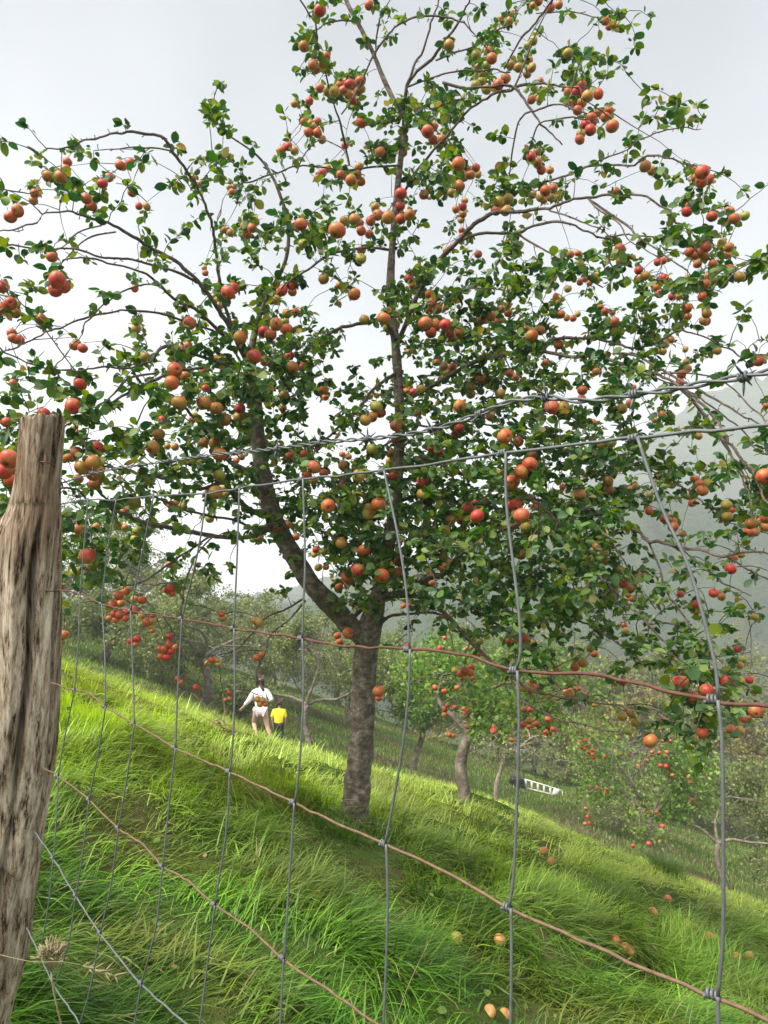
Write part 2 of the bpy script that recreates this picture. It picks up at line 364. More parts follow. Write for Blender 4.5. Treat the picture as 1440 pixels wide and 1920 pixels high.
# ------------------------------------------------------------ leaves
def leaf_base(nl=6, ratio=.66, fold=.22, curl=.18):
    xs = np.linspace(0, 1, nl); prof = np.sin(np.pi*np.clip(xs, 0, 1)**1.05)**.62*.5*ratio; prof[0] = .02; prof[-1] = .0
    V = []
    for x, w in zip(xs, prof):
        z = -curl*(x**2)
        V += [(x, -w, z+fold*w*1.2), (x, 0, z-fold*.15*ratio), (x, w, z+fold*w*1.2)]
    Q = []
    for k in range(nl-1):
        a = 3*k; Q += [(a, a+1, a+4, a+3), (a+1, a+2, a+5, a+4)]
    return np.array(V), np.array(Q)
def rand_rot(D, up_bias, roll):
    """frames with x axis D; y axis roughly horizontal, rolled"""
    D = D/np.linalg.norm(D, axis=1)[:, None]
    Y = np.cross(np.array([0, 0, 1.])[None]+up_bias, D); Y /= np.linalg.norm(Y, axis=1)[:, None]+1e-9
    Zv = np.cross(D, Y); c, s = np.cos(roll)[:, None], np.sin(roll)[:, None]
    return D, Y*c+Zv*s, -Y*s+Zv*c
def leaves(P, D, size, roll_sd=.6, base=None, jit=.3):
    n = len(P); BV, BQ = base or LEAF
    A, B, C = rand_rot(D, rng.normal(0, jit, (n, 3)), rng.normal(0, roll_sd, n))
    s = size[:, None, None]; wv = rng.uniform(.85, 1.2, n)[:, None, None]
    V = P[:, None]+s*(BV[None, :, 0:1]*A[:, None]+wv*BV[None, :, 1:2]*B[:, None]+rng.uniform(-.3, 1.9, n)[:, None, None]*BV[None, :, 2:3]*C[:, None])
    Q = (np.arange(n)[:, None, None]*len(BV)+BQ[None]).reshape(-1, 4)
    return V.reshape(-1, 3), Q
LEAF = leaf_base(); 
_lb = np.array([(0, 0, 0), (.45, -.3, .07), (1, 0, -.1), (.45, .3, .07)]); LEAF_S = (_lb, np.array([(0, 1, 2, 3)]))
# ------------------------------------------------------------ apple meshes
def apple_mesh(name, mat, squash=.88, seed=0, n=20, k=15, bare=False):
    m = MB(); r_ = np.random.default_rng(seed); V = []; ph = r_.uniform(0, 6)
    th = np.linspace(0, 2*np.pi, n, endpoint=False)
    for a in np.linspace(.0, np.pi, k):
        rr = math.sin(a); z = math.cos(a)*squash
        z -= .30*math.exp(-(rr/.30)**2)*(1 if z > 0 else 0); z += .20*math.exp(-(rr/.22)**2)*(1 if z < 0 else 0)
        rad = max(rr, .02)*(1.0+.05*math.cos(a))*(1+.02*np.cos(5*th+ph)*(1 if z < 0 else .4)+.025*np.cos(2*th+ph))
        V.append(np.stack([rad*np.cos(th), rad*np.sin(th), z+0*th], -1))
    V = np.concatenate(V); i = np.arange(k-1)[:, None]*n; j = np.arange(n)[None]
    Q = np.stack([i+j, i+n+j, i+n+(j+1) % n, i+(j+1) % n], -1).reshape(-1, 4)
    m.add(V*.5, Q)
    if bare: return m.mesh(name, mats=[mat, M['calyx']])
    for q in range(5):   # dried sepals in the eye
        a = q*1.257; c, s = math.cos(a), math.sin(a)
        m.add(np.array([(.02*c-.03*s, .02*s+.03*c, -.36), (.02*c+.03*s, .02*s-.03*c, -.36), (.10*c, .10*s, -.47)]), T=[(0, 1, 2)], m=1)
    v, qq, t3 = tube([(0, 0, .27), (.01, 0, .45), (.05, .02, .72)], [.025, .018, .024], 5); m.add(v, qq, t3, m=1)
    th6 = np.linspace(0, 2*np.pi, 8, endpoint=False)
    m.add(np.vstack([np.stack([.075*np.cos(th6), .075*np.sin(th6), -.352+0*th6], -1), (0, 0, -.35)]), T=[(a, 8, (a+1) % 8) for a in range(8)], m=1)
    return m.mesh(name, mats=[mat, M['calyx']])
APM = {k: [apple_mesh('apple', M['ap_'+k], s, i, bare=True) for i, s in enumerate((.86, .93))] for k in 'rogf'}
LOW = {k: apple_mesh('apple', M['ap_'+k], .9, 3, 9, 7) for k in 'rog'}
_m = MB()
for q_ in range(5):
    a_ = q_*1.257; c_, s_ = math.cos(a_), math.sin(a_)
    _m.add(np.array([(.02*c_-.03*s_, .02*s_+.03*c_, -.34), (.02*c_+.03*s_, .02*s_-.03*c_, -.34), (.11*c_, .11*s_, -.46)]), T=[(0, 1, 2)])
_t = np.linspace(0, 2*np.pi, 8, endpoint=False)
_m.add(np.vstack([np.stack([.085*np.cos(_t), .085*np.sin(_t), -.345+0*_t], -1), (0, 0, -.33)]), T=[(k_, 8, (k_+1) % 8) for k_ in range(8)])
CALYX = _m.mesh('calyx', M['calyx'])
_m = MB(); _m.add(*tube([(0, 0, .2), (.01, 0, .45), (.05, .02, .72)], [.025, .018, .024], 6)); STALK = _m.mesh('stalk', M['calyx'])
def place_apple(tn, k, parent, P_, dia, rot):
    o = obj('apple', APM[tn][k % 2], parent, loc=tuple(P_)); o.scale = (dia*random.uniform(.93, 1.05), dia*random.uniform(.93, 1.05), dia*random.uniform(.9, 1.06)); o.rotation_euler = rot
    for nm, me in (('calyx', CALYX), ('stalk', STALK)):
        s_ = bpy.data.objects.new(nm, me); COL.objects.link(s_); s_.parent = o
    return o
def tris_of(me):
    v = np.zeros(len(me.vertices)*3); me.vertices.foreach_get('co', v)
    return v.reshape(-1, 3), [tuple(f.vertices) for f in me.polygons], [f.material_index for f in me.polygons]
_cache = {}
def merged_apples(name, lst):
    """lst of (pos, diameter, tone): one mesh of many small apples"""
    mats = [M['ap_r'], M['ap_o'], M['ap_g'], M['calyx']]; Vs, Qs, Ts, qm, tm = [], [], [], [], []; off = 0
    for pos, d, tn in lst:
        if tn not in _cache:
            v, f, mi = tris_of(LOW[tn]); 
            _cache[tn] = (v, np.array([x for x in f if len(x) == 4]), np.array([x for x in f if len(x) == 3]), [y for x, y in zip(f, mi) if len(x) == 4], [y for x, y in zip(f, mi) if len(x) == 3])
        v, q, t3, m4, m3 = _cache[tn]; ti = 'rog'.index(tn)
        e = Euler((rng.normal(0, .5), rng.normal(0, .5), rng.uniform(0, 6))).to_matrix()
        Vs.append((v*d)@np.array(e).T+pos); Qs.append(q+off); Ts.append(t3+off); off += len(v)
        qm += [ti if y == 0 else 3 for y in m4]; tm += [ti if y == 0 else 3 for y in m3]
    return mesh(name, np.concatenate(Vs), np.concatenate(Qs), np.concatenate(Ts), mats=mats, smooth=True, fmat=qm+tm)
# ------------------------------------------------------------ the big apple tree, limbs measured from the photograph
# (px, py, width in px) with camera depth at the two ends
BR = [
 (5.0, 5.0, [(661,1562,62),(664,1530,54),(668,1480,49),(676,1400,47),(682,1300,45),(685,1225,45),(690,1188,48),(702,1150,40)]),
 (5.0, 4.5, [(684,1200,36),(652,1168,38),(618,1132,38),(580,1090,36),(545,1032,34),(517,980,33),(499,920,31),(488,860,29),(482,800,26),(478,740,22),(472,680,16),(478,620,12),(500,560,9),(535,490,7),(540,420,6),(523,360,6),(508,327,5),(478,288,4),(407,240,3)]),
 (5.0, 5.3, [(696,1172,36),(712,1110,31),(725,1040,26),(738,960,23),(746,880,21),(750,800,19),(748,740,18),(742,650,17),(732,550,16),(735,470,13),(741,400,12),(748,330,11),(755,270,10),(762,225,8),(745,200,9),(720,150,9),(702,105,8),(680,60,8),(658,20,8),(640,-20,7)]),
 (5.0, 4.1, [(712,1120,18),(760,1108,13),(800,1085,10),(826,1078,9),(870,1035,8),(930,1000,7),(985,975,5)]),
 (5.0, 3.9, [(715,1118,14),(770,1116,11),(805,1127,11),(835,1150,10),(870,1190,9),(915,1235,8),(955,1265,7),(1000,1295,6),(1073,1312,5),(1160,1323,4),(1265,1355,3)]),
 (4.3, 4.0, [(955,1265,6),(980,1313,5),(1060,1352,5),(1160,1370,3)]),
 (5.0, 4.3, [(703,1176,14),(722,1162,9),(738,1153,7),(780,1150,6),(820,1152,5),(838,1165,4),(843,1190,3),(850,1225,3)]),
 (5.0, 5.4, [(655,1165,11),(680,1140,10),(700,1125,8),(760,1060,7)]),
 # left low limbs
 (4.7, 3.5, [(515,985,16),(480,1003,12),(447,1008,11),(400,1004,11),(333,993,11),(283,980,10),(250,970,8),(205,952,7),(170,945,6),(147,920,6),(112,912,5),(60,880,4)]),
 (4.7, 3.7, [(505,960,20),(470,958,14),(443,932,13),(420,905,9),(377,917,8),(333,907,8),(290,893,7),(227,880,6),(180,870,4)]),
 (4.7, 4.2, [(500,925,18),(470,890,14),(440,872,12),(415,850,9),(380,800,8),(345,760,6),(313,740,5)]),
 (4.6, 4.0, [(510,985,12),(475,990,7),(443,977,6),(353,957,6),(300,937,5),(260,920,4)]),
 (4.2, 4.0, [(395,1006,5),(387,1010,5),(300,1070,5),(255,1092,4),(217,1103,3)]),
 (4.2, 4.0, [(405,1005,4),(393,1012,4),(363,1050,4),(345,1110,4),(341,1160,3),(338,1240,3)]),
 (4.9, 4.2, [(570,1122,5),(540,1140,5),(500,1158,5),(470,1190,4),(440,1220,3),(413,1231,3)]),
 (4.9, 4.2, [(572,1127,5),(547,1157,4),(510,1190,4),(495,1225,3),(480,1255,2)]),
 # left upper limbs
 (4.6, 3.3, [(474,700,14),(440,632,12),(405,572,10),(377,533,9),(333,493,9),(267,453,8),(213,423,7),(160,403,6),(127,397,5),(90,400,4),(50,423,4),(0,438,3),(-60,460,3)]),
 (4.3, 3.3, [(377,533,7),(333,510,7),(283,497,6),(240,485,6),(187,482,5),(133,465,5),(67,465,4),(0,460,4),(-70,475,3)]),
 (4.4, 3.4, [(430,640,9),(370,583,8),(333,563,7),(300,537,7),(277,517,6),(240,502,5),(167,488,5),(117,487,3)]),
 (4.5, 3.7, [(450,650,9),(420,570,8),(411,520,8),(397,420,7),(373,360,7),(353,323,7),(320,277,7),(290,252,7),(233,250,6),(190,258,5),(133,275,4),(88,282,3)]),
 (4.0, 3.6, [(323,283,4),(283,277,4),(233,278,3),(173,285,2)]),
 (4.0, 3.6, [(300,537,5),(277,533,4),(240,542,4),(200,567,4),(167,600,4),(143,640,3),(100,700,3)]),
 (4.4, 3.4, [(400,620,6),(340,600,6),(293,587,6),(233,583,5),(167,593,5),(87,622,4),(20,655,4),(-50,680,3)]),
 (3.9, 3.5, [(217,435,4),(167,445,4),(140,465,3),(110,500,3),(85,540,3)]),
 (3.9, 3.5, [(190,423,4),(150,433,4),(123,457,3),(100,475,2)]),
 (4.4, 3.4, [(440,690,9),(390,672,8),(350,660,8),(313,647,9),(290,668,8),(283,678,6),(240,690,5),(187,690,5),(143,698,5),(67,683,4),(0,650,4)]),
 (4.4, 3.6, [(380,690,7),(330,696,7),(290,712,8),(233,743,7),(180,772,6),(140,790,5),(80,830,4)]),
 (4.0, 3.5, [(290,700,5),(240,710,6),(210,735,5),(187,763,4)]),
 (3.4, 3.2, [(53,363,3),(20,358,3),(-40,350,2)]),
 (3.9, 3.8, [(143,698,3),(115,660,3),(60,590,3),(0,530,3),(-40,500,2)]),
 # crown middle
 (5.1, 4.6, [(744,640,9),(720,600,8),(690,605,9),(660,610,8),(640,613,8),(610,630,8),(585,650,7),(565,670,6),(540,720,5)]),
 (5.1, 4.4, [(742,700,9),(700,730,7),(665,775,7),(625,810,6),(590,850,5),(575,880,4)]),
 (5.2, 4.4, [(738,470,7),(700,465,6),(640,470,6),(610,480,6),(570,510,5),(530,540,4)]),
 (5.2, 4.6, [(750,310,5),(700,313,5),(640,318,4),(580,310,4),(530,320,4),(480,335,4),(440,350,3)]),
 (5.2, 4.6, [(655,310,5),(640,240,5),(625,190,4),(600,100,4),(590,50,4),(565,0,4)]),
 (4.6, 4.4, [(556,325,3),(570,290,3),(600,262,3),(640,280,3),(655,310,3)]),
 (5.3, 4.8, [(762,163,6),(780,137,7),(817,103,7),(843,63,6),(870,25,5),(890,-10,4)]),
 (5.3, 5.0, [(755,250,7),(758,200,7),(763,160,7),(773,133,6),(800,73,5),(813,27,4),(823,-10,3)]),
 (5.2, 4.8, [(817,113,5),(850,100,5),(887,87,4),(925,60,4),(960,45,3)]),
 (5.2, 4.8, [(763,163,5),(800,150,4),(840,137,4),(900,132,4),(960,135,3)]),
 (5.1, 4.8, [(640,215,3),(665,180,4),(690,125,4),(700,105,5),(713,83,5),(743,50,5),(780,32,5),(827,30,5),(867,43,4),(893,67,3),(915,95,3)]),
 (5.1, 4.8, [(704,110,3),(708,50,4),(725,10,3),(735,-10,2)]),
 (5.1, 4.8, [(670,42,4),(640,37,4),(610,45,4),(580,60,3)]),
 (5.3, 4.5, [(745,400,7),(767,343,6),(797,300,6),(840,250,6),(877,210,6),(905,188,6),(923,177,7),(965,163,7),(1000,157,6),(1040,158,4),(1080,165,3)]),
 (4.6, 4.4, [(965,163,5),(985,115,4),(1010,50,3),(1035,0,3),(1045,-20,2)]),
 (4.7, 4.4, [(945,130,4),(975,75,5),(1010,33,5),(1040,-10,4)]),
 (4.5, 4.3, [(1005,25,3),(1040,22,3),(1080,22,3),(1120,30,2)]),
 (4.6, 4.4, [(830,155,7),(870,165,7),(905,163,6),(965,163,6),(993,203,6),(1030,245,4),(1053,273,3)]),
 (4.6, 4.2, [(955,330,3),(962,277,4),(973,227,4),(1003,207,5),(1045,200,4),(1100,208,3)]),
 (4.6, 4.2, [(990,290,3),(998,262,4),(1013,230,4),(1043,222,4),(1103,222,3)]),
 # right limbs
 (5.2, 3.9, [(748,640,11),(780,560,11),(815,500,11),(850,460,11),(885,425,11),(925,400,10),(980,397,8),(1030,388,7),(1093,373,6),(1147,367,6),(1207,367,5),(1245,385,5),(1280,423,5),(1310,470,4)]),
 (4.4, 3.8, [(1103,373,5),(1135,395,6),(1170,420,6),(1200,448,5),(1240,475,4),(1285,510,4)]),
 (4.3, 3.8, [(1103,373,4),(1120,392,4),(1160,420,4),(1180,450,3),(1235,487,3)]),
 (4.9, 4.2, [(855,455,7),(900,438,7),(950,437,7),(970,438,7),(1000,422,6),(1040,415,6),(1080,423,5),(1130,445,5),(1180,440,4),(1250,442,3)]),
 (4.6, 4.2, [(970,438,5),(1005,460,5),(1050,485,4),(1090,515,4),(1130,540,3)]),
 (4.6, 4.2, [(1030,395,4),(1080,410,4),(1125,430,3),(1150,450,3)]),
 (4.9, 4.0, [(940,375,4),(1000,350,4),(1060,330,5),(1100,313,5),(1140,310,5),(1187,312,5),(1205,300,5),(1223,290,5),(1250,295,4),(1273,305,4),(1290,335,3)]),
 (4.2, 4.0, [(1090,318,4),(1130,298,4),(1173,283,3),(1210,257,3),(1260,242,3),(1317,240,2)]),
 (5.2, 4.2, [(746,760,10),(790,735,10),(850,700,10),(900,676,10),(960,663,9),(1003,652,8),(1045,635,8),(1100,633,7),(1150,641,6),(1200,653,5),(1267,623,5),(1310,627,4),(1353,647,4),(1405,682,3)]),
 (4.6, 3.4, [(990,656,8),(1035,662,9),(1073,670,9),(1117,668,8),(1160,680,8),(1217,695,7),(1270,720,7),(1300,745,7),(1340,785,7),(1380,845,7),(1420,905,6),(1450,960,4)]),
 (4.4, 3.4, [(1150,662,7),(1193,667,6),(1237,690,6),(1293,722,6),(1360,760,5),(1440,802,4),(1500,830,3)]),
 (4.4, 3.3, [(1217,697,5),(1260,715,5),(1300,750,5),(1345,810,5),(1380,870,5),(1400,920,4),(1410,960,3)]),
 (4.3, 3.3, [(1240,700,5),(1300,700,4),(1350,712,4),(1390,745,4),(1440,795,4),(1480,840,3)]),
 (4.3, 3.6, [(1260,715,4),(1300,755,5),(1335,800,5),(1370,850,5),(1405,900,4),(1425,930,3)]),
 (4.3, 3.7, [(1180,690,4),(1260,720,4),(1310,745,4),(1380,800,4),(1430,850,3)]),
 (5.2, 4.0, [(745,870,10),(800,860,9),(870,890,9),(950,905,9),(1027,960,8),(1077,1020,7),(1123,1080,6),(1160,1130,5)]),
 (5.2, 3.8, [(742,940,10),(800,930,9),(880,945,9),(980,935,8),(1090,955,8),(1167,982,8),(1213,1008,8),(1257,1020,8),(1310,1032,7),(1357,1040,7),(1400,1034,5),(1450,1036,4)]),
 (4.0, 3.7, [(1357,1040,6),(1395,1062,5),(1440,1090,4),(1490,1130,3)]),
 (4.3, 3.8, [(1213,1008,5),(1235,1060,5),(1250,1110,5),(1285,1160,5),(1310,1215,4),(1340,1260,3)]),
 (4.5, 3.8, [(1123,1080,5),(1165,1120,5),(1210,1165,6),(1245,1200,5),(1280,1240,4),(1300,1275,3)]),
 (4.2, 3.8, [(1280,1030,4),(1320,1065,4),(1370,1100,4),(1410,1120,3)]),
 (4.2, 3.8, [(1217,1172,4),(1235,1168,5),(1265,1170,5),(1300,1190,5),(1320,1215,4),(1345,1250,3)]),
 (5.0, 4.1, [(760,1080,7),(830,1110,6),(900,1150,6),(960,1190,6),(1010,1240,5),(1050,1290,4)]),
 (4.9, 4.0, [(870,1035,6),(940,1060,6),(1010,1110,6),(1080,1160,5),(1150,1200,4),(1200,1240,3)]),
 (4.6, 4.0, [(1100,960,4),(1140,1010,4),(1170,1055,4),(1200,1100,3),(1230,1140,3)]),
 (4.9, 4.4, [(745,820,7),(700,850,6),(650,900,6),(600,940,5),(560,1000,4)]),
 (5.1, 4.6, [(746,780,6),(800,800,6),(860,790,5),(930,800,5),(1010,830,4),(1080,850,4)]),
 (5.0, 4.4, [(1050,845,4),(1120,850,4),(1190,870,4),(1260,900,4),(1330,950,3)]),
]
D_off = 0.0
skel_P, skel_R = [], []
tree = thing('apple_tree', 'large apple tree hung with red and orange apples, behind the wire fence', 'tree', tuple(at(661, 1555, 5.0)))
limb_objs = []
px_nodes = []
for bi, (d0, d1, pts) in enumerate(BR):
    a = np.array(pts, float); cum = np.r_[0, np.cumsum(np.hypot(np.diff(a[:, 0]), np.diff(a[:, 1])))]; f = cum/cum[-1]
    Zd = d0+(d1-d0)*f
    P = np.array([at(x, y, z) for (x, y, w), z in zip(pts, Zd)]); rad = a[:, 2]*(.5 if bi < 3 else .40)*Zd/FPX
    n = max(8, int(cum[-1]/9)); S = smooth_line(np.c_[P, rad, Zd], n)
    P, rad, Zs = S[:, :3], np.maximum(S[:, 3], .002), S[:, 4]
    if bi > 3:
        wob = .012*np.stack([vnoise(np.arange(n)*.4+bi*7, 0*np.arange(n)+k*9) for k in range(3)], -1)*np.linspace(0, 1, n)[:, None]; P = P+wob+np.minimum(rad, .012)[:, None]*.5*rng.normal(0, 1, P.shape)*np.linspace(0, 1, n)[:, None]
    ns = 22 if bi < 3 else (10 if rad[0] > .012 else 7)
    if bi == 0:
        # flared foot, sunk into the turf
        P[:, 2] -= np.linspace(.05, 0, n); rad = rad*(1+.35*np.exp(-np.arange(n)/3.0)); m = MB(); v, q, t3 = tube(P, rad, 30, rough=.09, seed=2); th_ = np.arange(30)*2*np.pi/30; fl_ = np.exp(-np.arange(n)/2.6)[:, None]*(.22+.35*np.clip(np.cos(3*th_+.8)+.4*np.cos(5*th_), 0, 2))[None]; VV = v[:n*30].reshape(n, 30, 3); VV += (VV-P[:, None])*fl_[..., None]*.8; v[:n*30] = VV.reshape(-1, 3); m.add(v, q, t3); obj('trunk', m.mesh('trunk', M['bark']), tree)
    else:
        tube_obj('limb' if a[0, 2] > 15 else 'branch', P, rad, M['bark'] if bi < 3 else M['branch'], tree, ns, rough=.10 if bi < 4 else .16, seed=bi)
    skel_P.append(P); skel_R.append(rad)
    px_nodes.append(np.c_[np.interp(np.linspace(0, 1, n), f, a[:, 0]), np.interp(np.linspace(0, 1, n), f, a[:, 1]), Zs])
px_nodes = np.concatenate(px_nodes[1:])
AP = """91,332,22o 114,332,23o 123,318,18o 162,373,20o 65,363,17r 192,344,19r 225,310,18o 245,306,18r 248,361,17o 275,387,15o 33,395,22r 20,407,22r 97,482,20r 107,525,30r 119,537,24r 104,543,24r 4,538,22r 20,569,24r 4,580,24o 29,587,20o 77,597,18r 24,634,18r 37,636,16r 253,541,14o 361,335,15o 376,345,14o 435,360,12o 459,425,17o 473,428,18r 432,437,14r 385,512,12r 427,549,26r 437,541,22r 413,573,14o 355,606,24r 255,617,17g 450,633,24o
600,20,22r 692,10,17o 570,87,20o 587,122,20r 607,121,19o 654,158,18r 627,172,20g 615,172,18g 637,160,16o 675,152,18o 672,172,16g 653,178,16g 580,190,15r 552,195,14g 578,248,17o 595,250,17o 583,233,15o 540,275,16r 528,282,16o 552,283,16g 677,230,20r 647,273,14r 713,285,20o 755,286,17o 802,247,23r 812,238,18o 829,262,18o 768,205,12o 842,85,20o 922,110,20o 893,103,18g 897,128,16o 892,160,18g 903,153,17g 912,168,18g 935,159,20o 955,40,16o 860,308,26o 892,315,16o 882,328,18o 867,328,16g 862,348,20o 847,362,18g 640,328,19o 658,338,21o 669,327,18o 604,325,16r 728,322,13g 752,363,22r 795,365,18r 708,403,20r 728,408,23o 750,387,18r 768,403,20o 564,421,23r 632,432,30o 665,411,21o 677,433,18o 868,388,15r 868,402,14o 935,378,20g 949,395,20g 568,457,18g 867,443,13r 845,465,12o 897,477,15o
1010,3,15r 1032,15,18r 1135,39,16r 1000,77,16g 1065,100,18g 997,127,17o 972,127,17o 1013,152,13r 997,187,16r 1065,172,18o 1080,172,20r 1102,180,21g 1092,192,18g 1064,192,16g 1083,207,18o 1098,233,19r 1107,244,21r 1148,237,23o 1135,220,18o 1087,262,18o 996,294,18r 1007,285,15o 1015,319,17r 1023,358,20o 1037,353,18o 1013,370,16g 1048,370,14o 1033,370,16g 1210,312,21o 1222,320,17o 1154,359,16r 1317,323,25r 1328,337,20r 1315,340,22o 1305,333,18o 1288,397,20r 1295,385,18r 1335,406,20r 1377,410,21o 1396,405,18g 1162,467,20o 1325,463,20r 1315,473,19r 1367,464,18r 1303,478,18o 1070,477,14r 1293,473,18o
30,637,18r 155,653,18r 150,721,24r 137,762,30r 82,777,24r 12,792,20r 25,719,16r 18,861,36r 5,884,34r 23,902,27r 30,883,26r 12,973,26r 182,840,23r 175,867,27o 152,877,26o 175,890,25o 177,907,22r 187,880,20r 144,849,23r 147,898,18o 128,858,18o 143,810,12r 232,822,18o 298,814,22o 286,839,24o 273,898,18r 233,959,17r 220,985,16g 149,993,23o 163,1043,28r 170,1063,22o 142,1073,20g 117,1033,16g 258,996,19g 252,1010,14g 252,942,22g 180,987,14g 321,947,16o 343,950,17g 393,973,16g 328,693,27r 322,718,27o 347,705,18o 353,648,16r 273,670,20g 336,755,27o 382,756,25o 405,765,25o 450,766,20r 422,787,23o 385,728,15o 383,695,12r 360,788,14r 380,830,19o 403,832,22o 412,852,25r 411,892,23g 404,923,25o 392,918,18o 422,915,16g 475,668,24r 328,838,15g 318,1058,14o 318,1105,19r 223,1117,18o 113,1100,14r 310,798,15o 453,857,13o
677,485,20g 607,523,20g 665,552,22o 637,535,15o 529,545,21r 547,535,20r 548,547,17r 518,562,18g 495,622,21r 507,628,22o 518,608,24o 538,618,22o 538,588,18g 478,668,24r 498,677,20o 543,667,18r 548,688,22o 568,688,18o 533,740,18g 530,765,16o 605,732,17o 720,597,24o 683,600,19g 727,615,18g 810,567,19r 820,580,18o 797,606,23r 808,624,21r 835,609,22r 817,613,18o 862,623,20o 920,593,19r 940,580,16g 767,523,18r 832,687,17o 818,680,14r 767,660,13o 902,710,19o 883,725,18g 938,738,19g 955,700,16r 862,762,23o 790,730,18g 783,775,15o 862,803,18r 920,782,17o 947,818,27o 938,667,14g 685,788,22o 698,782,20o 693,743,14g 705,763,22g 742,798,22r 742,825,18r 698,842,22g 732,850,17o 495,830,17o 541,856,17r 571,852,17r 588,876,25r 575,891,19r 571,872,15g 607,888,17o 673,892,24g 653,856,13r 643,873,18g 640,910,18o 615,949,27o 737,893,19r 793,901,22r 792,927,22g 710,946,26o 692,955,24g 877,952,21r 897,950,15g 957,905,25o 957,947,22r 488,930,14o 823,847,17r 763,733,12o
997,630,23o 1013,620,18r 987,618,16r 1048,646,19r 1023,680,13r 1092,732,19r 1035,763,27r 1057,763,22g 1118,697,15o 1166,767,20o 1181,757,16r 1187,727,13r 1242,778,16o 1228,788,12o 1278,702,17o 1275,718,17r 1245,645,17g 1345,658,16g 1287,679,13g 1285,655,12g 1135,584,14r 1153,603,17r 1154,617,16g 1052,590,15o 1075,597,13o 1065,542,14g 1097,523,13r 1120,526,12o 1042,557,13o 1165,490,19o 1233,492,14r 1243,489,14r 1245,522,17r 1253,528,14r 1210,517,18g 1290,522,16g 1321,533,20o 1338,528,17o 1367,505,19o 1387,519,20o 1237,551,16r 1260,556,14r 1318,557,19o 1288,579,18o 1323,575,17g 1325,588,18g 1308,495,16r 1337,495,17o 1423,677,20r 1408,682,14o 993,871,26r 998,852,19r 977,885,26o 963,903,24o 972,828,19r 967,947,24r 1087,927,22r 1142,918,19o 1140,902,20o 1182,917,12o 1217,958,16r 1260,910,14g 1317,920,21r 1313,907,16o 1293,930,17g 1362,947,20g 1432,893,27r 1436,925,24o 1428,945,22g 1129,833,20g 1105,887,13r 1055,913,12r 1113,792,12r 1310,818,14g 1437,760,12o 1002,950,13o 1218,928,13g
520,988,19o 487,1008,13o 593,1030,14r 608,1034,16g 597,1064,15g 555,1007,13o 640,1018,22g 682,1032,24o 692,963,24g 671,1069,25r 650,1082,22o 656,1090,18r 716,1080,26o 636,1100,15o 745,1073,19r 747,1053,18r 732,1025,17g 652,1187,20r 633,1192,14o 845,975,20g 895,968,26r 831,1043,18g 832,1064,19o 807,1082,14o 849,1119,11r 767,1136,11r 710,1296,22o 710,1309,13r 485,1167,18o 481,1233,13r 765,1210,11r 955,978,18o 842,1157,13g 900,1203,14g 872,1258,17r 882,1262,14r 864,1263,14r
978,967,27r 965,983,20o 987,987,22g 975,1039,19o 1246,973,17o 1262,988,20r 1279,1001,14r 1278,1043,12g 1364,968,19g 1407,982,21o 1405,998,20o 1435,988,18o 1437,972,20r 1370,1067,21r 1375,1045,16r 1121,1024,21o 1133,1038,17g 1169,1095,19r 1178,1100,17o 1199,1081,14r 1152,1108,18g 1178,1115,12g 1163,1068,17g 1338,1112,18r 1276,1114,14r 1306,1133,16r 1415,1157,14g 1383,1217,14r 1387,1247,14g 1277,1278,26r 1325,1295,25r 1363,1278,24r 1299,1307,22o 1387,1277,18g 1405,1275,15r 1417,1334,25r 1396,1346,18r 1318,1374,22o 1371,1368,18o 1303,1385,14g 1220,1389,25o 1167,1343,18g 1184,1338,17g 1192,1355,17g 1245,1351,16r 1168,1278,15r 1068,1302,18o 1093,1243,18o 1107,1216,15g 1043,1253,14g 1106,1315,13g 983,1290,16g 1004,1288,13r 995,1295,14r 1088,1303,14g 985,1197,16r 967,1200,14g 1172,1182,12g 1177,1372,13g 993,1352,13o 981,1358,13r 983,1330,12o
211,1133,17o 214,1151,14r 224,1153,16o 217,1162,13o 235,1160,13o 253,1144,17o 267,1125,16o 275,1167,17o 286,1165,12g 282,1176,10g 245,1202,13r 257,1198,14r 120,1190,18r 113,1202,16o 323,1112,13o 318,1193,13r 308,1217,15o 321,1222,13r 317,1208,14o 302,1231,13o 313,1232,16r 300,1216,13o 333,1273,11r 368,1289,12r 418,1160,12o 398,1237,13o 407,1238,10g 477,1163,12r 430,1299,9r 430,1310,8g 483,1311,12g 492,1313,12g 487,1320,12g 497,1320,10o
-30,560,26r -45,640,24r -25,840,34r -60,700,28o -40,780,28r -70,900,30r -35,930,26o -90,620,24r 1470,830,24r 1485,900,26o 1465,1010,22r 1500,960,24r 1480,1100,20o 1510,760,20r"""
apples = []
for tok in AP.split():
    x, y, s = tok.split(','); apples.append((float(x), float(y), float(s[:-1]), s[-1]))
# depth of an apple: from its size (they are about 6 to 7 cm across), kept near the limbs around it
def node_depth(x, y, k=12):
    d = np.hypot(px_nodes[:, 0]-x, px_nodes[:, 1]-y); ii = np.argpartition(d, k)[:k]
    w = 1/(d[ii]+15)**2; return float((w*px_nodes[ii, 2]).sum()/w.sum()), float(d[ii].min())
rows = []
for x, y, s, tn in apples:
    zs = FPX*.066/s; zn, _ = node_depth(x, y)
    Zp = min(max(.55*zs+.45*zn, 2.3), 6.2)
    if y > 1090 and x < 500: Zp = 4.2
    rows.append((x, y, s, tn, Zp))
extra = []
for x, y, s, tn, Zp in rows:
    if rng.random() < .5 and s < 22:
      for _ in range(2 if (y < 700 and rng.random() < .5) else 1):
        an = rng.uniform(0, 6.28); s2 = s*rng.uniform(.8, 1.0); extra.append((x+math.cos(an)*s*.95, y+math.sin(an)*s*.8, s2, rng.choice(list('roog')), Zp*s/s2+rng.uniform(-.03, .08)))
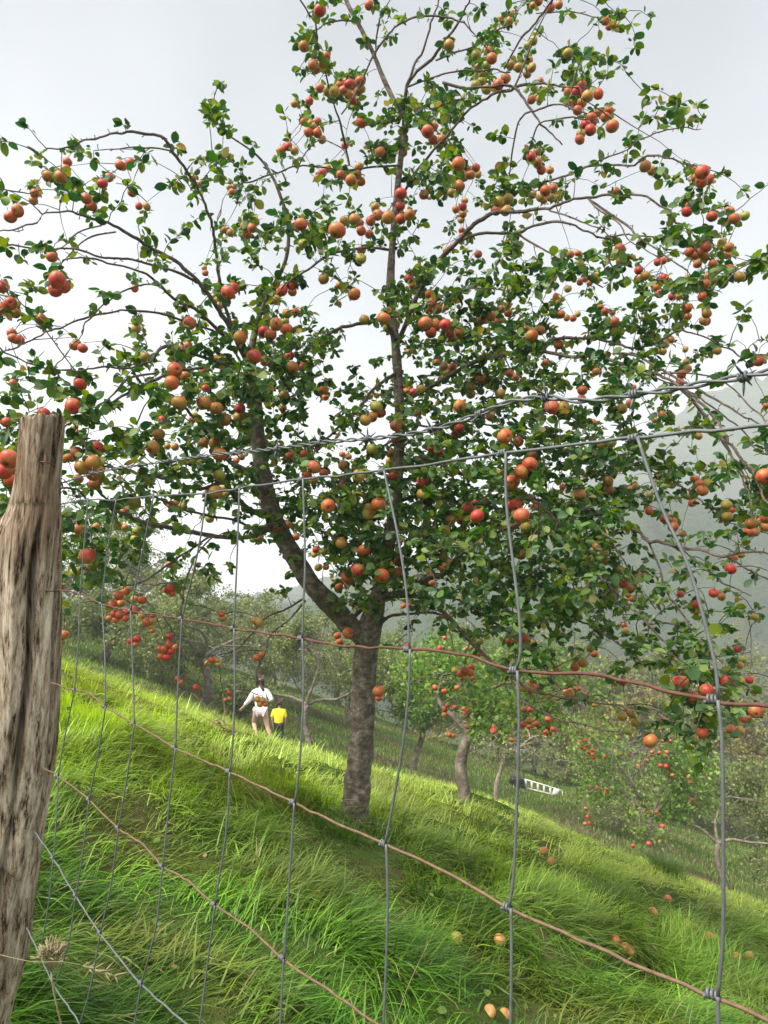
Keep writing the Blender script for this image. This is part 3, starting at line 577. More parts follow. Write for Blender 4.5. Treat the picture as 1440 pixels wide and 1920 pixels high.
rows += [e_ for e_ in extra if not (430 < e_[0] < 560 and 1260 < e_[1] < 1400)]
rows.sort(key=lambda r: -r[2])
ap_nodes = np.array([(r[0], r[1], r[4]) for r in rows])
ap_s = np.array([r[2] for r in rows])
rest = []
for k, (x, y, s, tn, Zp) in enumerate(rows):
    P = at(x, y, Zp); dia = s*1.1*Zp/FPX
    if k < 100:
        place_apple(tn, k, tree, P, dia, (random.gauss(-.45, .4), random.gauss(0, .4), random.uniform(-.6, .6)))
    else: rest.append((P, dia, tn))
tag(obj('apple', merged_apples('apple', rest), tree), kind='stuff')
DENS = """000000000000515313355343500000
000000000005422403363322410000
000000000002631002625486300000
000000011003484256623582100000
000000036005546778202246256300
014341302204345656333223233100
053425007213443557454524434410
117634464623343447676554326432
422331123556655542351212236452
233112336665744544553245456751
344114433345434475656777635687
435214226585353887787754678820
562224364576444687788637667322
433456567688731268888655675553
643446688898644668888767764421
555545889888665776888656763332
656656778777464667767776766544
765888778788656788678888765444
765766778778788998889988777766
753577657777899999988999965667
537778543677899999999998644467
008877423355799999888898653332
007742643244489887888899765544
001122211000366678898998765545
000000000000131114688856655652
000000000000000001368744466631
000000000000000000135544447874
000000000000000000012223347764
000000000000000000000000117851
000000000000000000000000014520"""
DENS = [[int(c) for c in r] for r in DENS.split()]
clusters = []     # (pos, n leaves)
def addcl(x, y, nl, spread):
    zn, dm = node_depth(x, y); 
    da = np.hypot(ap_nodes[:, 0]-x, ap_nodes[:, 1]-y); ia = int(np.argmin(da))
    Zp = zn + rng.normal(0, spread)
    if da[ia] < 28 and rng.random() < .6: Zp = ap_nodes[ia, 2]+rng.normal(.04, .08)
    if da[ia] < ap_s[ia]*.75 and Zp < ap_nodes[ia, 2]+.05 and rng.random() < .85: Zp = ap_nodes[ia, 2]+rng.uniform(.05, .2)
    clusters.append((at(x, y, max(Zp, 2.2)), nl))
for r_ in range(30):
    row = DENS[r_]; assert len(row) == 30, (r_, len(row))
    ext = [row[0]*.9, row[1]*.8, row[2]*.8] + row + [row[29]*.9, row[28]*.8, row[27]*.5]
    if r_ > 20: ext[:3] = [5, 4, 2] if r_ < 24 else [0, 0, 0]
    for c_, v in enumerate(ext):
        if v <= 0: continue
        x0 = (c_-3)*48; y0 = r_*48; zc, _ = node_depth(x0+24, y0+24)
        cov = min(v*.098, .93)*(.72 if v < 5 else 1); la = 102*(4.0/zc)**2
        nleaf = -math.log(1-cov)*2304/la*(1.9 if v < 6 else (2.6 if r_ < 18 else 2.7))
        k = nleaf/8.0; k = int(k)+(1 if rng.random() < k-int(k) else 0)
        sp_ = .10 if v < 5 else (.25 if v < 8 else .42)
        inap = [(r[0], r[1]) for r in rows if x0-8 <= r[0] < x0+56 and y0-8 <= r[1] < y0+56]
        cen = inap[:3] if inap else [(x0+rng.uniform(4, 44), y0+rng.uniform(4, 44)) for _ in range(1 if v < 4 else 2)]
        for q in range(k):
            # pull toward an apple of this cell now and then: leaves gather round the fruit
            x = x0+rng.uniform(0, 48); y = y0+rng.uniform(0, 48)
            if v < 7 and rng.random() < (.8 if v < 5 else .5):
                cc_ = cen[rng.integers(0, len(cen))]; x, y = cc_[0]+rng.normal(0, 12), cc_[1]-5+rng.normal(0, 13)
            elif v < 6:
                dn = np.hypot(px_nodes[:, 0]-x, px_nodes[:, 1]-y); ii = int(np.argmin(dn))
                f = rng.uniform(.2, .85) if dn[ii] < 60 else .1
                if rng.random() < .6: x += (px_nodes[ii, 0]-x)*f; y += (px_nodes[ii, 1]-y)*f
            addcl(x, y, rng.integers(6, 11), sp_)
# twigs: every spur and every apple is joined to the nearest wood
SP = np.concatenate(skel_P); SR = np.concatenate(skel_R)
targets = [(c[0], 0, c[1]) for c in clusters] + [(at(x, y, Zp)+np.array([0, 0, .62*s*Zp/FPX]), 1, 0) for x, y, s, tn, Zp in rows]
T0 = np.array([t_[0] for t_ in targets])
dist0 = np.array([np.min(((SP-p_)**2).sum(1)) for p_ in T0])
order = np.argsort(dist0); cap_n = len(SP)+len(order)*7
SPa = np.zeros((cap_n, 3)); SPa[:len(SP)] = SP; ncur = len(SP); 
twm = MB(); ends = {}
for oi_ in order:
    p_ = T0[oi_]; dv = SPa[:ncur]-p_; d2 = (dv**2).sum(1); b = int(np.argmin(d2)); q0 = SPa[b]; d = math.sqrt(d2[b])
    if d < .012: ends[oi_] = np.array([0, 0, 1.]); continue
    mid = (q0+p_)/2 + np.array([0, 0, .22*d]) + rng.normal(0, .10*d, 3)
    n = 4 if d < .25 else 7; t_ = np.linspace(0, 1, n)[:, None]
    path = (1-t_)**2*q0+2*t_*(1-t_)*mid+t_*t_*p_
    path[1:-1] += rng.normal(0, .012*min(d, .5), (n-2, 3))
    r0 = min(.002+.0055*d, .0055); twm.add(*tube(path, np.linspace(r0, .0016, n), 4, cap=False))
    SPa[ncur:ncur+n-1] = path[1:]; ncur += n-1
    ends[oi_] = path[-1]-path[-2]
for P_, R_ in zip(skel_P[3:], skel_R[3:]):     # short fruiting spurs along every branch
    for q in range(2, len(P_)-1):
        if rng.random() < .4:
            d_ = rng.normal(0, 1, 3)+np.array([0, 0, .5]); d_ /= np.linalg.norm(d_); L_ = rng.uniform(.006, .026)+R_[q]
            s0 = P_[q]; twm.add(*tube(np.array([s0, s0+d_*L_*.5, s0+d_*L_+rng.normal(0, .006, 3)]), [.0028, .0022, .0028], 4))
obj('twigs', twm.mesh('twigs', M['twig']), tree)
LP, LD, LS = [], [], []
for k, (p_, nl) in enumerate(clusters):
    e_ = ends.get(k, np.array([0, 0, 1.])); e_ = e_/(np.linalg.norm(e_)+1e-9); a0 = rng.uniform(0, 6.28)
    for q in range(nl):
        a = a0+q*2.4+rng.normal(0, .3); out_ = np.array([math.cos(a), math.sin(a), 0])
        D = out_*rng.uniform(.6, 1.0)+e_*rng.uniform(.1, .8)+np.array([0, 0, rng.normal(.0, .45)])
        LP.append(p_-e_*rng.uniform(0, .07)+out_*.008); LD.append(D); LS.append(rng.choice((.7, 1, 1, 1.2))*rng.uniform(.032, .064))
LP, LD, LS = np.array(LP), np.array(LD), np.array(LS)
# thin out leaves that hang between the camera and an apple
mid = LP+.5*LS[:, None]*LD/np.linalg.norm(LD, axis=1)[:, None]; rel = mid-CAM; zc_ = rel[:, 1]*cp+rel[:, 2]*sp; ppx = 720+FPX*rel[:, 0]/zc_; ppy = 960-FPX*(-rel[:, 1]*sp+rel[:, 2]*cp)/zc_
keepl = np.ones(len(LP), bool)
for k in range(len(rows)):
    keepl &= ~((np.hypot(ppx-rows[k][0], ppy-rows[k][1]) < rows[k][2]*.62) & (zc_ < rows[k][4]+.03) & (zc_ > rows[k][4]-.8) & (rng.random(len(LP)) < .6))
LP, LD, LS = LP[keepl], LD[keepl], LS[keepl]
v, q = leaves(np.array(LP), np.array(LD), np.array(LS), roll_sd=.75, jit=.45)
obj('foliage', mesh('foliage', v, q, mat=M['leaf'], smooth=False), tree)
print('main tree leaves', len(LP), 'apples', len(rows), 'twig nodes', ncur)
# ------------------------------------------------------------ wire fence (one vertical plane running away to the left)
FP0 = at(1350, 1310, .55); _D = ray(-465, 1014); FD = np.array([_D[0], _D[1], 0]); FD /= np.linalg.norm(FD)
FN = np.array([-FD[1], FD[0], 0])
def onf(px, py, off=0.0):
    d = ray(px, py); s = ((FP0-CAM)@FN + off)/(d@FN); return CAM+s*d
M['wire'] = simple('galvanised_wire', (.13, .14, .145), .6, .3, .25, 90, .3, .0006)
M['rust'] = simple('rusty_wire', (.12, .05, .035), .8, .2, .45, 120, .5, .0008)
M['rustlight'] = simple('brown_wire', (.16, .10, .06), .75, .2, .4, 100, .5, .0006)
fence = thing('wire_fence', 'sheep netting of grey and rusty wire stretched to the right of the wooden post', 'fence', tuple(FP0))
ROWS = [
 ('wire', [(1560,785),(1440,797),(1350,805),(1190,820),(1070,834),(948,848),(830,868),(720,882),(640,892),(568,898),(500,908),(449,915),(387,925),(288,930),(218,937),(165,937),(115,945)]),
 ('rust', [(1560,1345),(1440,1325),(1345,1315),(1210,1285),(1100,1262),(1035,1261),(970,1257),(920,1245),(870,1228),(768,1217),(660,1213),(620,1208),(567,1197),(500,1187),(438,1178),(340,1160),(245,1145),(190,1132),(150,1113),(100,1105)]),
 ('rustlight', [(1560,1970),(1440,1915),(1345,1872),(1150,1790),(958,1703),(845,1640),(722,1583),(640,1548),(550,1505),(430,1447),(329,1402),(252,1357),(197,1325),(165,1298),(140,1294),(95,1280)]),
 ('rustlight', [(860,2000),(722,1928),(600,1845),(530,1798),(470,1742),(403,1697),(350,1650),(305,1625),(270,1585),(222,1553),(167,1500),(109,1455),(80,1440)]),
 ('wire', [(440,2010),(350,1920),(265,1845),(188,1750),(142,1680),(100,1610),(65,1560)]),
 ('wire', [(200,2010),(150,1920),(100,1845),(75,1790),(50,1740)]),
]
STAYS = [
 [[(1195,820),(1240,950),(1290,1060),(1325,1180),(1343,1260),(1346,1312)],[(1346,1312),(1354,1400),(1356,1600),(1355,1760),(1346,1868)],[(1346,1868),(1347,1960),(1345,2050)]],
 [[(948,848),(950,950),(965,1080),(973,1150),(976,1220),(968,1257)],[(970,1257),(973,1350),(970,1480),(963,1640),(954,1702)],[(958,1703),(959,1800),(957,1950),(955,2020)]],
 [[(720,882),(745,1000),(762,1110),(768,1217)],[(769,1217),(766,1300),(755,1400),(738,1500),(722,1583)],[(724,1583),(727,1680),(725,1780),(719,1928)]],
 [[(568,898),(572,1050),(569,1130),(567,1197)],[(567,1197),(569,1300),(562,1430),(553,1505)],[(552,1505),(542,1660),(533,1798)],[(532,1798),(524,1950)]],
 [[(449,915),(444,1060),(438,1178)],[(439,1178),(440,1300),(436,1400),(431,1447)],[(431,1447),(424,1560),(403,1697)],[(403,1697),(390,1800),(372,1942)]],
 [[(387,925),(372,1030),(341,1160)],[(341,1160),(334,1280),(329,1402)],[(329,1402),(316,1520),(305,1625)],[(305,1625),(292,1740),(265,1845)],[(265,1845),(245,1960)]],
 [[(288,930),(268,1030),(245,1145)],[(245,1145),(249,1260),(252,1357)],[(252,1357),(238,1460),(222,1553)],[(222,1553),(208,1660),(188,1750)],[(188,1750),(170,1850),(150,1920)]],
 [[(218,937),(202,1030),(190,1132)],[(191,1132),(197,1240),(197,1325)],[(198,1325),(183,1420),(167,1500)],[(167,1500),(155,1600),(142,1680)],[(142,1680),(128,1770),(103,1848)]],
 [[(165,937),(157,1030),(150,1113)],[(150,1113),(147,1200),(140,1294)],[(140,1294),(122,1380),(109,1455)],[(109,1455),(106,1530),(100,1610)],[(100,1610),(90,1700),(75,1790)]],
]
WR = .00155
for mt, pts in ROWS:
    P = smooth_line([onf(*p_) for p_ in pts], len(pts)*7); P = P+.0011*np.stack([vnoise(np.arange(len(P))*.7+k*5, np.arange(len(P))*0+k) for k in range(3)], -1)
    o = tube_obj('line_wire', P, WR, M[mt], fence, 7)
    if mt != 'wire': o['label'] = 'line wire browned with rust'
def coil(center, axis, r, wr, turns, ln):
    axis = axis/np.linalg.norm(axis); u = np.cross(axis, [0, 0.3, 1.]); u /= np.linalg.norm(u); w = np.cross(axis, u)
    t_ = np.linspace(0, 1, int(turns*12)); a = 2*np.pi*turns*t_
    P = center+np.outer((t_-.5)*ln, axis)+r*(np.outer(np.cos(a), u)+np.outer(np.sin(a), w))
    return tube(P, wr, 6)
for st in STAYS:
    pl = []
    m = MB()
    for seg in st: m.add(*tube(smooth_line([onf(*p_, .0022) for p_ in seg], 22), WR*.92, 7))
    obj('stay_wire', m.mesh('stay_wire', M['wire']), fence)
    for k, seg in enumerate(st):
        c0 = onf(*seg[0], .0); 
        m = MB(); m.add(*coil(c0+np.array([-.004, .002, 0])*0+FD*.004, FD, WR*1.75, WR*.85, 3.4, .0105))
        obj('knot', m.mesh('knot', M['wire']), fence)
# barbed top strand: two wires twisted round each other
BW = [(1560,672),(1440,697),(1390,707),(1340,715),(1260,730),(1190,739),(1130,748),(1080,751),(1025,745),(985,748),(945,757),(900,776),(860,790),(830,800),(760,815),(680,823),(600,830),(540,838),(480,845),(400,853),(330,862),(260,872),(180,886),(110,907)]
barb = thing('barbed_wire', 'twisted grey barbed wire strung along the top of the fence', 'barbed wire', tuple(onf(1190, 739)))
Pb = smooth_line([onf(*p_) for p_ in BW], 520)
cumb = np.r_[0, np.cumsum(np.linalg.norm(np.diff(Pb, axis=0), axis=1))]
for s_ in (0, np.pi):
    a = cumb/.028*2*np.pi/2+s_; off = .00175*(np.cos(a)[:, None]*FN[None]+np.sin(a)[:, None]*np.array([0, 0, 1.])[None])
    m = MB(); m.add(*tube(Pb+off, .00125, 6)); obj('strand', m.mesh('strand', M['wire']), barb)
for px_, py_ in [(1395,706),(1190,739),(1025,745),(900,776),(810,805),(690,822),(600,830),(520,841),(440,849),(375,856),(318,864),(262,872),(215,880),(175,887),(140,898)]:
    c0 = onf(px_, py_); m = MB(); m.add(*coil(c0, FD, .0034, .0011, 2.6, .007))
    for k in range(4):
        an = k*1.6+rng.uniform(0, 6); d_ = np.array([0, 0, 1.])*math.cos(an)+FN*math.sin(an)+FD*rng.normal(0, .35)
        m.add(*tube(np.array([c0+d_*.003, c0+d_*.009, c0+d_*.0145]), [.0011, .001, .0003], 5))
    obj('barb', m.mesh('barb', M['wire']), barb)
# ------------------------------------------------------------ weathered post
m_, t, p, o = newmat('weathered_wood'); tcn = t.nodes.new('ShaderNodeTexCoord').outputs['Object']
n1 = noise(t, 22, 9, tcn, (3.6, 3.6, .13), .78); n2 = noise(t, 5.0, 4, tcn, (1.6, 1.6, .35)); n3 = noise(t, 90, 3, tcn, (2, 2, .08))
c1 = ramp(t, [(.40, (.03, .02, .015)), (.44, (.26, .185, .125)), (.52, (.56, .45, .34)), (.62, (.80, .70, .56))], n1)
c2 = ramp(t, [(.36, (.38, .30, .24)), (.50, (1, 1, 1))], n2)
mm = t.nodes.new('ShaderNodeMixRGB'); mm.blend_type = 'MULTIPLY'; mm.inputs[0].default_value = .85; t.links.new(c1, mm.inputs[1]); t.links.new(c2, mm.inputs[2])
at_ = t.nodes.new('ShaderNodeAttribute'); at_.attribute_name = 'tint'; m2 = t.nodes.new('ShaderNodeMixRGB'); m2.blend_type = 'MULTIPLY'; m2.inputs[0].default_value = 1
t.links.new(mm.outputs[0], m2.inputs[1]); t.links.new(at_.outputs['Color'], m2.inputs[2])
t.links.new(m2.outputs[0], p.inputs['Base Color']); p.inputs['Roughness'].default_value = .85; p.inputs['Specular IOR Level'].default_value = .2
ad = t.nodes.new('ShaderNodeMath'); ad.operation = 'MULTIPLY_ADD'; ad.inputs[1].default_value = .5; t.links.new(n3, ad.inputs[0]); t.links.new(n1, ad.inputs[2]); bump(t, p, ad.outputs[0], .9, .012)
M['post'] = m_
post = thing('fence_post', 'weathered split wooden post with a crack down its side at the left edge', 'fence post', tuple(at(20, 1900, 1.83)))
ZP = 1.78
prof = [(787,80,39),(800,79,40),(840,76,40),(880,73,40),(920,69,42),(960,64,47),(985,56,56),(1010,47,64),(1060,37,74),(1120,33,77),(1200,31,78),(1280,29,78),(1360,24,79),(1430,17,80),(1500,8,78),(1570,-2,76),(1640,-12,75),(1700,-18,74),(1790,-24,71),(1850,-38,66),(1920,-50,60),(2050,-62,58),(2150,-66,56)]
pa = np.array(prof, float); K = 240; ys = np.linspace(787, 2150, K)
cxs = np.interp(ys, pa[:, 0], pa[:, 1]); rs = np.interp(ys, pa[:, 0], pa[:, 2])
def _sm(v): 
    k = np.ones(7)/7; w = np.r_[[v[0]]*3, v, [v[-1]]*3]; return np.convolve(w, k, 'valid')
cxs, rs = _sm(cxs), _sm(rs); NN = 160; th = np.linspace(0, 2*np.pi, NN, endpoint=False); V = []; PT = []
for k in range(K):
    c0 = at(cxs[k], ys[k], ZP); r0 = rs[k]*ZP/FPX; y_ = ys[k]
    # theta 0 points right (+x), -90 deg towards the camera
    fl = 1+.04*fbm(np.cos(th)*4+9, np.sin(th)*4+k*.010, 3)+.035*vnoise(th*11, k*.012+0*th)+.02*vnoise(th*25, k*.02+3+0*th)
    # long crack running down the camera side, left of centre, and a split near the right edge
    def crack(cth, w, dep): return 1-dep*np.exp(-(((th-cth+np.pi) % (2*np.pi)-np.pi)/w)**2)
    s1 = np.clip((y_-930)/120, 0, 1)*np.clip((1560-y_)/200, .35, 1)
    fl0 = fl; fl = fl*crack(R(-46)+.10*vnoise(0*th+k*.03, 0*th+1)[0]-.25*np.clip((y_-1250)/300, 0, 1), .085, .30*s1)
    fl = fl*crack(R(-44)+.05*vnoise(0*th+k*.05, 0*th+4)[0], .035, .10*np.clip((y_-1000)/60, 0, 1)*np.clip((1250-y_)/80, 0, 1))
    fl = fl*crack(R(-8)+.07*vnoise(0*th+k*.04, 0*th+6)[0], .06, .20*np.clip((y_-1080)/60, 0, 1)*np.clip((1640-y_)/120, 0, 1))
    fl = fl*crack(R(-32)+.03*vnoise(0*th+k*.05, 0*th+8)[0], .05, .12*np.clip((925-y_)/60, 0, 1))
    # a shell of wood broken off at the top front, and a flap low down
    top = 1-.10*(y_ < 872)*np.exp(-(((th-R(-70)))/.01)**2)
    step = np.where((((th-R(292)) % (2*np.pi)) < .95) & (y_ < 868+10*np.sin(th*21)), .925, 1.0)
    step = step*np.where((((th-R(287)) % (2*np.pi)) < .8) & (y_ > 1600+46*np.clip((th-R(287))/.8, 0, 1)), .93, 1.0)
    fl = fl*step
    dep = .86 if y_ < 950 else .8
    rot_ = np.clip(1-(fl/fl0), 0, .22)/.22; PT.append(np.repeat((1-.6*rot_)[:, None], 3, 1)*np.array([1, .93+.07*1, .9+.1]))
    V.append(np.stack([c0[0]+r0*fl*np.cos(th), c0[1]+r0*dep*fl*np.sin(th), c0[2]+0*th+(.004*vnoise(th*3, 0*th+2)+.003*vnoise(th*12, 0*th+5)+.008*np.cos(th) if k < 2 else 0)], -1))
V = np.concatenate(V); ctop = V[:NN].mean(0)-np.array([0, 0, .006])
ring = V[:NN]*.6+ctop*.4; ring[:, 2] += .006*rng.normal(0, 1, NN)
i = np.arange(K-1)[:, None]*NN; j = np.arange(NN)[None]
Q = np.stack([i+j, i+NN+j, i+NN+(j+1) % NN, i+(j+1) % NN], -1).reshape(-1, 4)
b0 = K*NN; jj = np.arange(NN)
Q = np.vstack([Q, np.stack([jj, (jj+1) % NN, b0+(jj+1) % NN, b0+jj], -1)]); V = np.vstack([V, ring, ctop])
obj('post_wood', mesh('post_wood', V, Q, np.stack([b0+jj, b0+(jj+1) % NN, 0*jj+b0+NN], -1), mat=M['post'], smooth=True, col=np.vstack([np.concatenate(PT), np.ones((NN+1, 3))*.8])), post)
for py_ in (868, 1108):
    c0 = at(np.interp(py_, ys, cxs)+ (12 if py_ < 900 else 60), py_, ZP-.052)
    pts = [c0+np.array([-.012, .02, 0]), c0+np.array([-.011, -.004, .002]), c0+np.array([0, -.008, .0]), c0+np.array([.011, -.004, -.001]), c0+np.array([.012, .02, 0])]
    tube_obj('staple', smooth_line(pts, 14), .0016, M['rust'], post, 6)
# ------------------------------------------------------------ other trees of the orchard
def orchard_tree(label, cat, px_, Yd, h, spread, seed, leafm, bark='bgbark', lean=0.0, th_=.28, r0=.08, nleaf=9000, lsize=.075, group=None, apples_=0, sparse=1.0, limbs=None, hang=.35, base=None, fork=None, cmin=.16):
    global rng
    keep = rng; rng = np.random.default_rng(seed)
    u = (px_-720)/FPX; x0 = u*Yd*1.03 if base is None else base[0]
    z0 = float(ground(x0, Yd)); B = np.array([x0, Yd, z0])
    tr = thing('orchard_tree' if cat == 'tree' else cat, label, cat, tuple(B), group)
    ht = h*th_; top = B+np.array([lean*ht, 0, ht]); n = 10
    t_ = np.linspace(0, 1, n)[:, None]; P = B*(1-t_)+top*t_+np.array([1, 0, 0])*(.08*ht*np.sin(t_*4+seed)); P[0, 2] -= .1
    m = MB(); m.add(*tube(P, np.linspace(r0*1.35, r0, n), 12, rough=.1, seed=seed)); obj('trunk', m.mesh('trunk', M[bark]), tr)
    ends = []; m = MB()
    def grow(p_, d_, ln, r_, lev):
        k = 7; pts = [p_]; d_ = d_/np.linalg.norm(d_)
        for q in range(k):
            d_ = d_+rng.normal(0, .16, 3)+np.array([0, 0, -.03-.06*lev*hang]); d_ /= np.linalg.norm(d_)
            pts.append(pts[-1]+d_*ln/k)
            if lev >= 2: ends.append(pts[-1])
        m.add(*tube(np.array(pts), np.linspace(r_, r_*.45, k+1), 7 if lev < 2 else 4, cap=False))
        if lev < 3:
            for c in range(4 if lev else 3):
                q = k if (fork and lev == 0) else int(rng.integers(2, k+1)); a = rng.uniform(0, 6.28)
                dd = d_*.7+np.array([math.cos(a), math.sin(a), rng.uniform(-.1, .55)])*.8
                grow(pts[q], dd, ln*rng.uniform(.5, .75), r_*.5, lev+1)
            grow(pts[-1], d_, ln*.7, r_*.5, lev+1)
    nl = limbs or 4; a0 = rng.uniform(0, 6.28)
    if fork:
        for (fx, fz, fl_) in fork: grow(P[-1], np.array([fx, rng.normal(0, .25), fz]), fl_, r0*.72, 0)
    else:
        for q in range(nl):
            a = a0+q*6.28/nl+rng.normal(0, .3); grow(P[-1], np.array([math.cos(a)*spread, math.sin(a)*spread, .75+rng.uniform(-.2, .5)]), h*rng.uniform(.28, .38), r0*.6, 0)
    obj('branches', m.mesh('branches', M[bark]), tr)
    E = np.array(ends); zc = z0+h*.30; E = E[E[:, 2] > z0+h*cmin]
    kk = rng.integers(0, len(E), int(nleaf*sparse)); Pl = E[kk]+rng.normal(0, .11, (len(kk), 3))*np.array([1, 1, .9]); 
    # leave holes so that the crown is loose
    hole = fbm(Pl[:, 0]*1.5+seed, Pl[:, 2]*1.5+Pl[:, 1]*.9, 2); Pl = Pl[hole > -.45]
    v, q = leaves(Pl, rng.normal(0, 1, (len(Pl), 3))+np.array([0, 0, -.2]), rng.uniform(lsize*.7, lsize*1.25, len(Pl)), 1.2, LEAF_S)
    obj('foliage', mesh('foliage', v, q, mat=M[leafm], smooth=False), tr)
    if apples_:
        fr = E[:, 1] < np.quantile(E[:, 1], .6); Ef = E[fr]; lst = []
        for q in range(apples_):
            c0 = Ef[rng.integers(0, len(Ef))]
            for w in range(rng.integers(1, 4)):
                lst.append((c0+rng.normal(0, .05, 3)+np.array([0, -.06, -.05]), rng.uniform(.055, .072)*(1.0 if Yd < 12 else 1.15), rng.choice(list('rrrro'))))
        lst.sort(key=lambda s_: s_[0][1])
        for P_, dia, tn in lst[:60]:
            place_apple(tn, 0, tr, P_, dia, (random.gauss(-.3, .4), random.gauss(0, .4), random.uniform(-.6, .6)))
        if len(lst) > 60: tag(obj('apple', merged_apples('apple', lst[60:]), tr), kind='stuff')
    rng = keep; return tr
G1 = 'orchard trees beyond the grassy crest'
# near ones, told apart one by one
orchard_tree('small forked apple tree with bright red apples, just right of the big trunk', 'tree', 853, 9.0, 2.15, .9, 21, 'leaf_light', bark='bgbark', lean=.16, th_=.34, r0=.058, nleaf=7500, lsize=.06, apples_=26, fork=[(-.25, 1, .75), (.7, .8, .8), (.2, 1.0, .9)], hang=.3, cmin=.40)
orchard_tree('low apple tree loaded with clusters of red apples under the drooping right branches', 'tree', 1195, 12.5, 2.9, 1.0, 33, 'leaf_light', bark='bgbark', th_=.30, r0=.05, nleaf=6500, lsize=.065, apples_=26, lean=-.1, hang=.7)
orchard_tree('thin young tree with a pale stem and few leaves, left of the white ladder', 'tree', 920, 16, 1.9, .8, 35, 'leaf_olive', lean=.05, bark='palebark', th_=.45, r0=.04, nleaf=900, lsize=.07, group=None)
spec = [
 # px, Y, h, spread, seed, mat, lean, r0, label
 (150, 29, 4.8, .9, 41, 'leaf_olive', 0, .10, 'olive green tree just right of the wooden post'),
 (222, 25, 4.4, 1., 42, 'leaf_olive', .35, .11, 'tree whose short trunk leans right with one long level limb'),
 (308, 25.5, 4.6, .8, 43, 'leaf_olive', .05, .08, 'tree on a thin straight dark trunk, third from the wooden post'),
 (402, 23, 4.8, .9, 44, 'leaf_olive', 0, .11, 'dense tree with a dark trunk left of the running woman'),
 (500, 28, 5.0, 1., 45, 'leaf_olive', 0, .12, 'broad tree directly behind the running woman'),
 (585, 21.5, 4.0, .9, 46, 'leaf_olive', .0, .075, 'tree with a y shaped trunk right of the child in yellow'),
 (660, 31, 5.0, .9, 47, 'leaf_olive', 0, .10, 'tree showing directly behind the big apple tree trunk'),
 (776, 23, 4.2, .8, 48, 'leaf_light', .1, .08, 'pale trunked light green tree between the big trunk and the small apple tree'),
 (1000, 41, 4.8, 1., 50, 'leaf_olive', 0, .10, 'grey green tree standing above the white ladder'),
 (1120, 27, 4.0, 1., 51, 'leaf_olive', 0, .09, 'grey green tree just right of the white ladder'),
 (1298, 20, 3.9, 1., 52, 'leaf_olive', .0, .06, 'scrubby tree with a v shaped pale trunk at the right'),
 (1430, 24, 4.6, 1., 53, 'leaf_olive', 0, .09, 'dull green tree at the right edge beyond the fence'),
]
for (x_, y_, h_, s_, sd_, mt_, ln_, r_, lb) in spec:
    orchard_tree(lb, 'tree', x_, y_, h_, s_, sd_, mt_, lean=ln_, r0=r_, nleaf=15000, lsize=.095, group=G1, apples_=0,
                 fork=[(-.8, .7, 1.3), (.8, .7, 1.4), (.1, 1, 1.3)] if x_ in (585, 1298) else None)
back = [(-120, 40, 7.4, 61, 'leaf_olive'), (80, 38, 7.0, 62, 'leaf_olive'), (260, 39, 7.6, 63, 'leaf_olive'), (390, 37, 7.3, 64, 'leaf_olive'), (520, 40, 8.2, 65, 'leaf_olive'), (640, 42, 6.8, 66, 'leaf_olive'), (760, 41, 7.6, 67, 'leaf_olive'), (880, 40, 6.0, 68, 'leaf_gold'), (980, 43, 6.4, 69, 'leaf_olive'), (1090, 41, 6.8, 70, 'leaf_gold'), (1200, 38, 6.6, 71, 'leaf_olive'), (1320, 40, 8.6, 72, 'leaf_gold'), (1440, 38, 7.4, 73, 'leaf_gold'), (1560, 36, 7.0, 74, 'leaf_olive')]
wood = [(930, 47, 10, 81, 'leaf_olive', 'rounded woodland tree of the far edge, left of a paler one'), (1040, 46, 11.5, 82, 'leaf_gold', 'pale yellowish woodland tree in the far edge, seen through the drooping branches'), (1150, 48, 13, 83, 'leaf_olive', 'tall olive woodland tree standing behind the red apple clusters'), (1260, 46, 13.5, 84, 'leaf_olive', 'tall grey green woodland tree beside the golden tree'), (1370, 47, 15.5, 85, 'leaf_gold', 'tallest golden woodland tree below the misty hill'), (1480, 46, 15, 86, 'leaf_olive', 'tall olive woodland tree cut by the right edge of the view'), (1600, 45, 15, 87, 'leaf_gold', 'golden woodland tree beyond the right edge of the view')]
BLAB = {63: 'low hazy tree far behind, above the level limb of the leaning tree', 64: 'pale olive tree in the back row with a twiggy top, left of the running woman', 65: 'back row tree seen over the head of the running woman', 66: 'back row tree close to the left side of the big trunk', 67: 'back row tree close to the right side of the big trunk', 68: 'yellowish tree in the back row above the small apple tree', 69: 'tall grey green tree in the back row, between two yellowish ones', 70: 'yellowish tree in the back row behind the lower right branches', 71: 'grey green tree in the back row left of the golden tree', 72: 'tall golden green tree in front of the misty hill', 73: 'golden olive tree at the right edge in front of the misty hill', 61: 'far olive tree out at the left of the post', 62: 'far olive tree hidden behind the wooden post', 74: 'far olive tree out at the right edge'}
for (x_, y_, h_, sd_, mt_) in back:
    orchard_tree(BLAB[sd_], 'tree', x_, y_, h_, 1.1, sd_, mt_, r0=.13, nleaf=15000, lsize=.15, group='back row of the orchard', limbs=5, th_=.2)
for (x_, y_, h_, sd_, mt_, lb) in wood:
    orchard_tree(lb, 'tree', x_, y_, h_, .75, sd_, mt_, r0=.2, nleaf=15000, lsize=.2, group='woodland edge below the hill', limbs=6, th_=.22)
def litter():
    n = 750; y = 2.3*(16/2.3)**rng.random(n); x = rng.uniform(-.6, .6, n)*y
    P = np.stack([x, y, ground(x, y)+rng.uniform(.0, .07, n)], -1)
    D = np.stack([rng.normal(0, 1, n), rng.normal(0, 1, n), rng.normal(0, .25, n)], -1)
    v, q = leaves(P, D, rng.uniform(.02, .045, n), 1.0)
    return mesh('fallen_leaves', v, q, mat=M['litter'])
tag(obj('fallen_leaves', litter()), kind='stuff', label='fallen and low broad leaves strewn through the grass', cat='leaves')
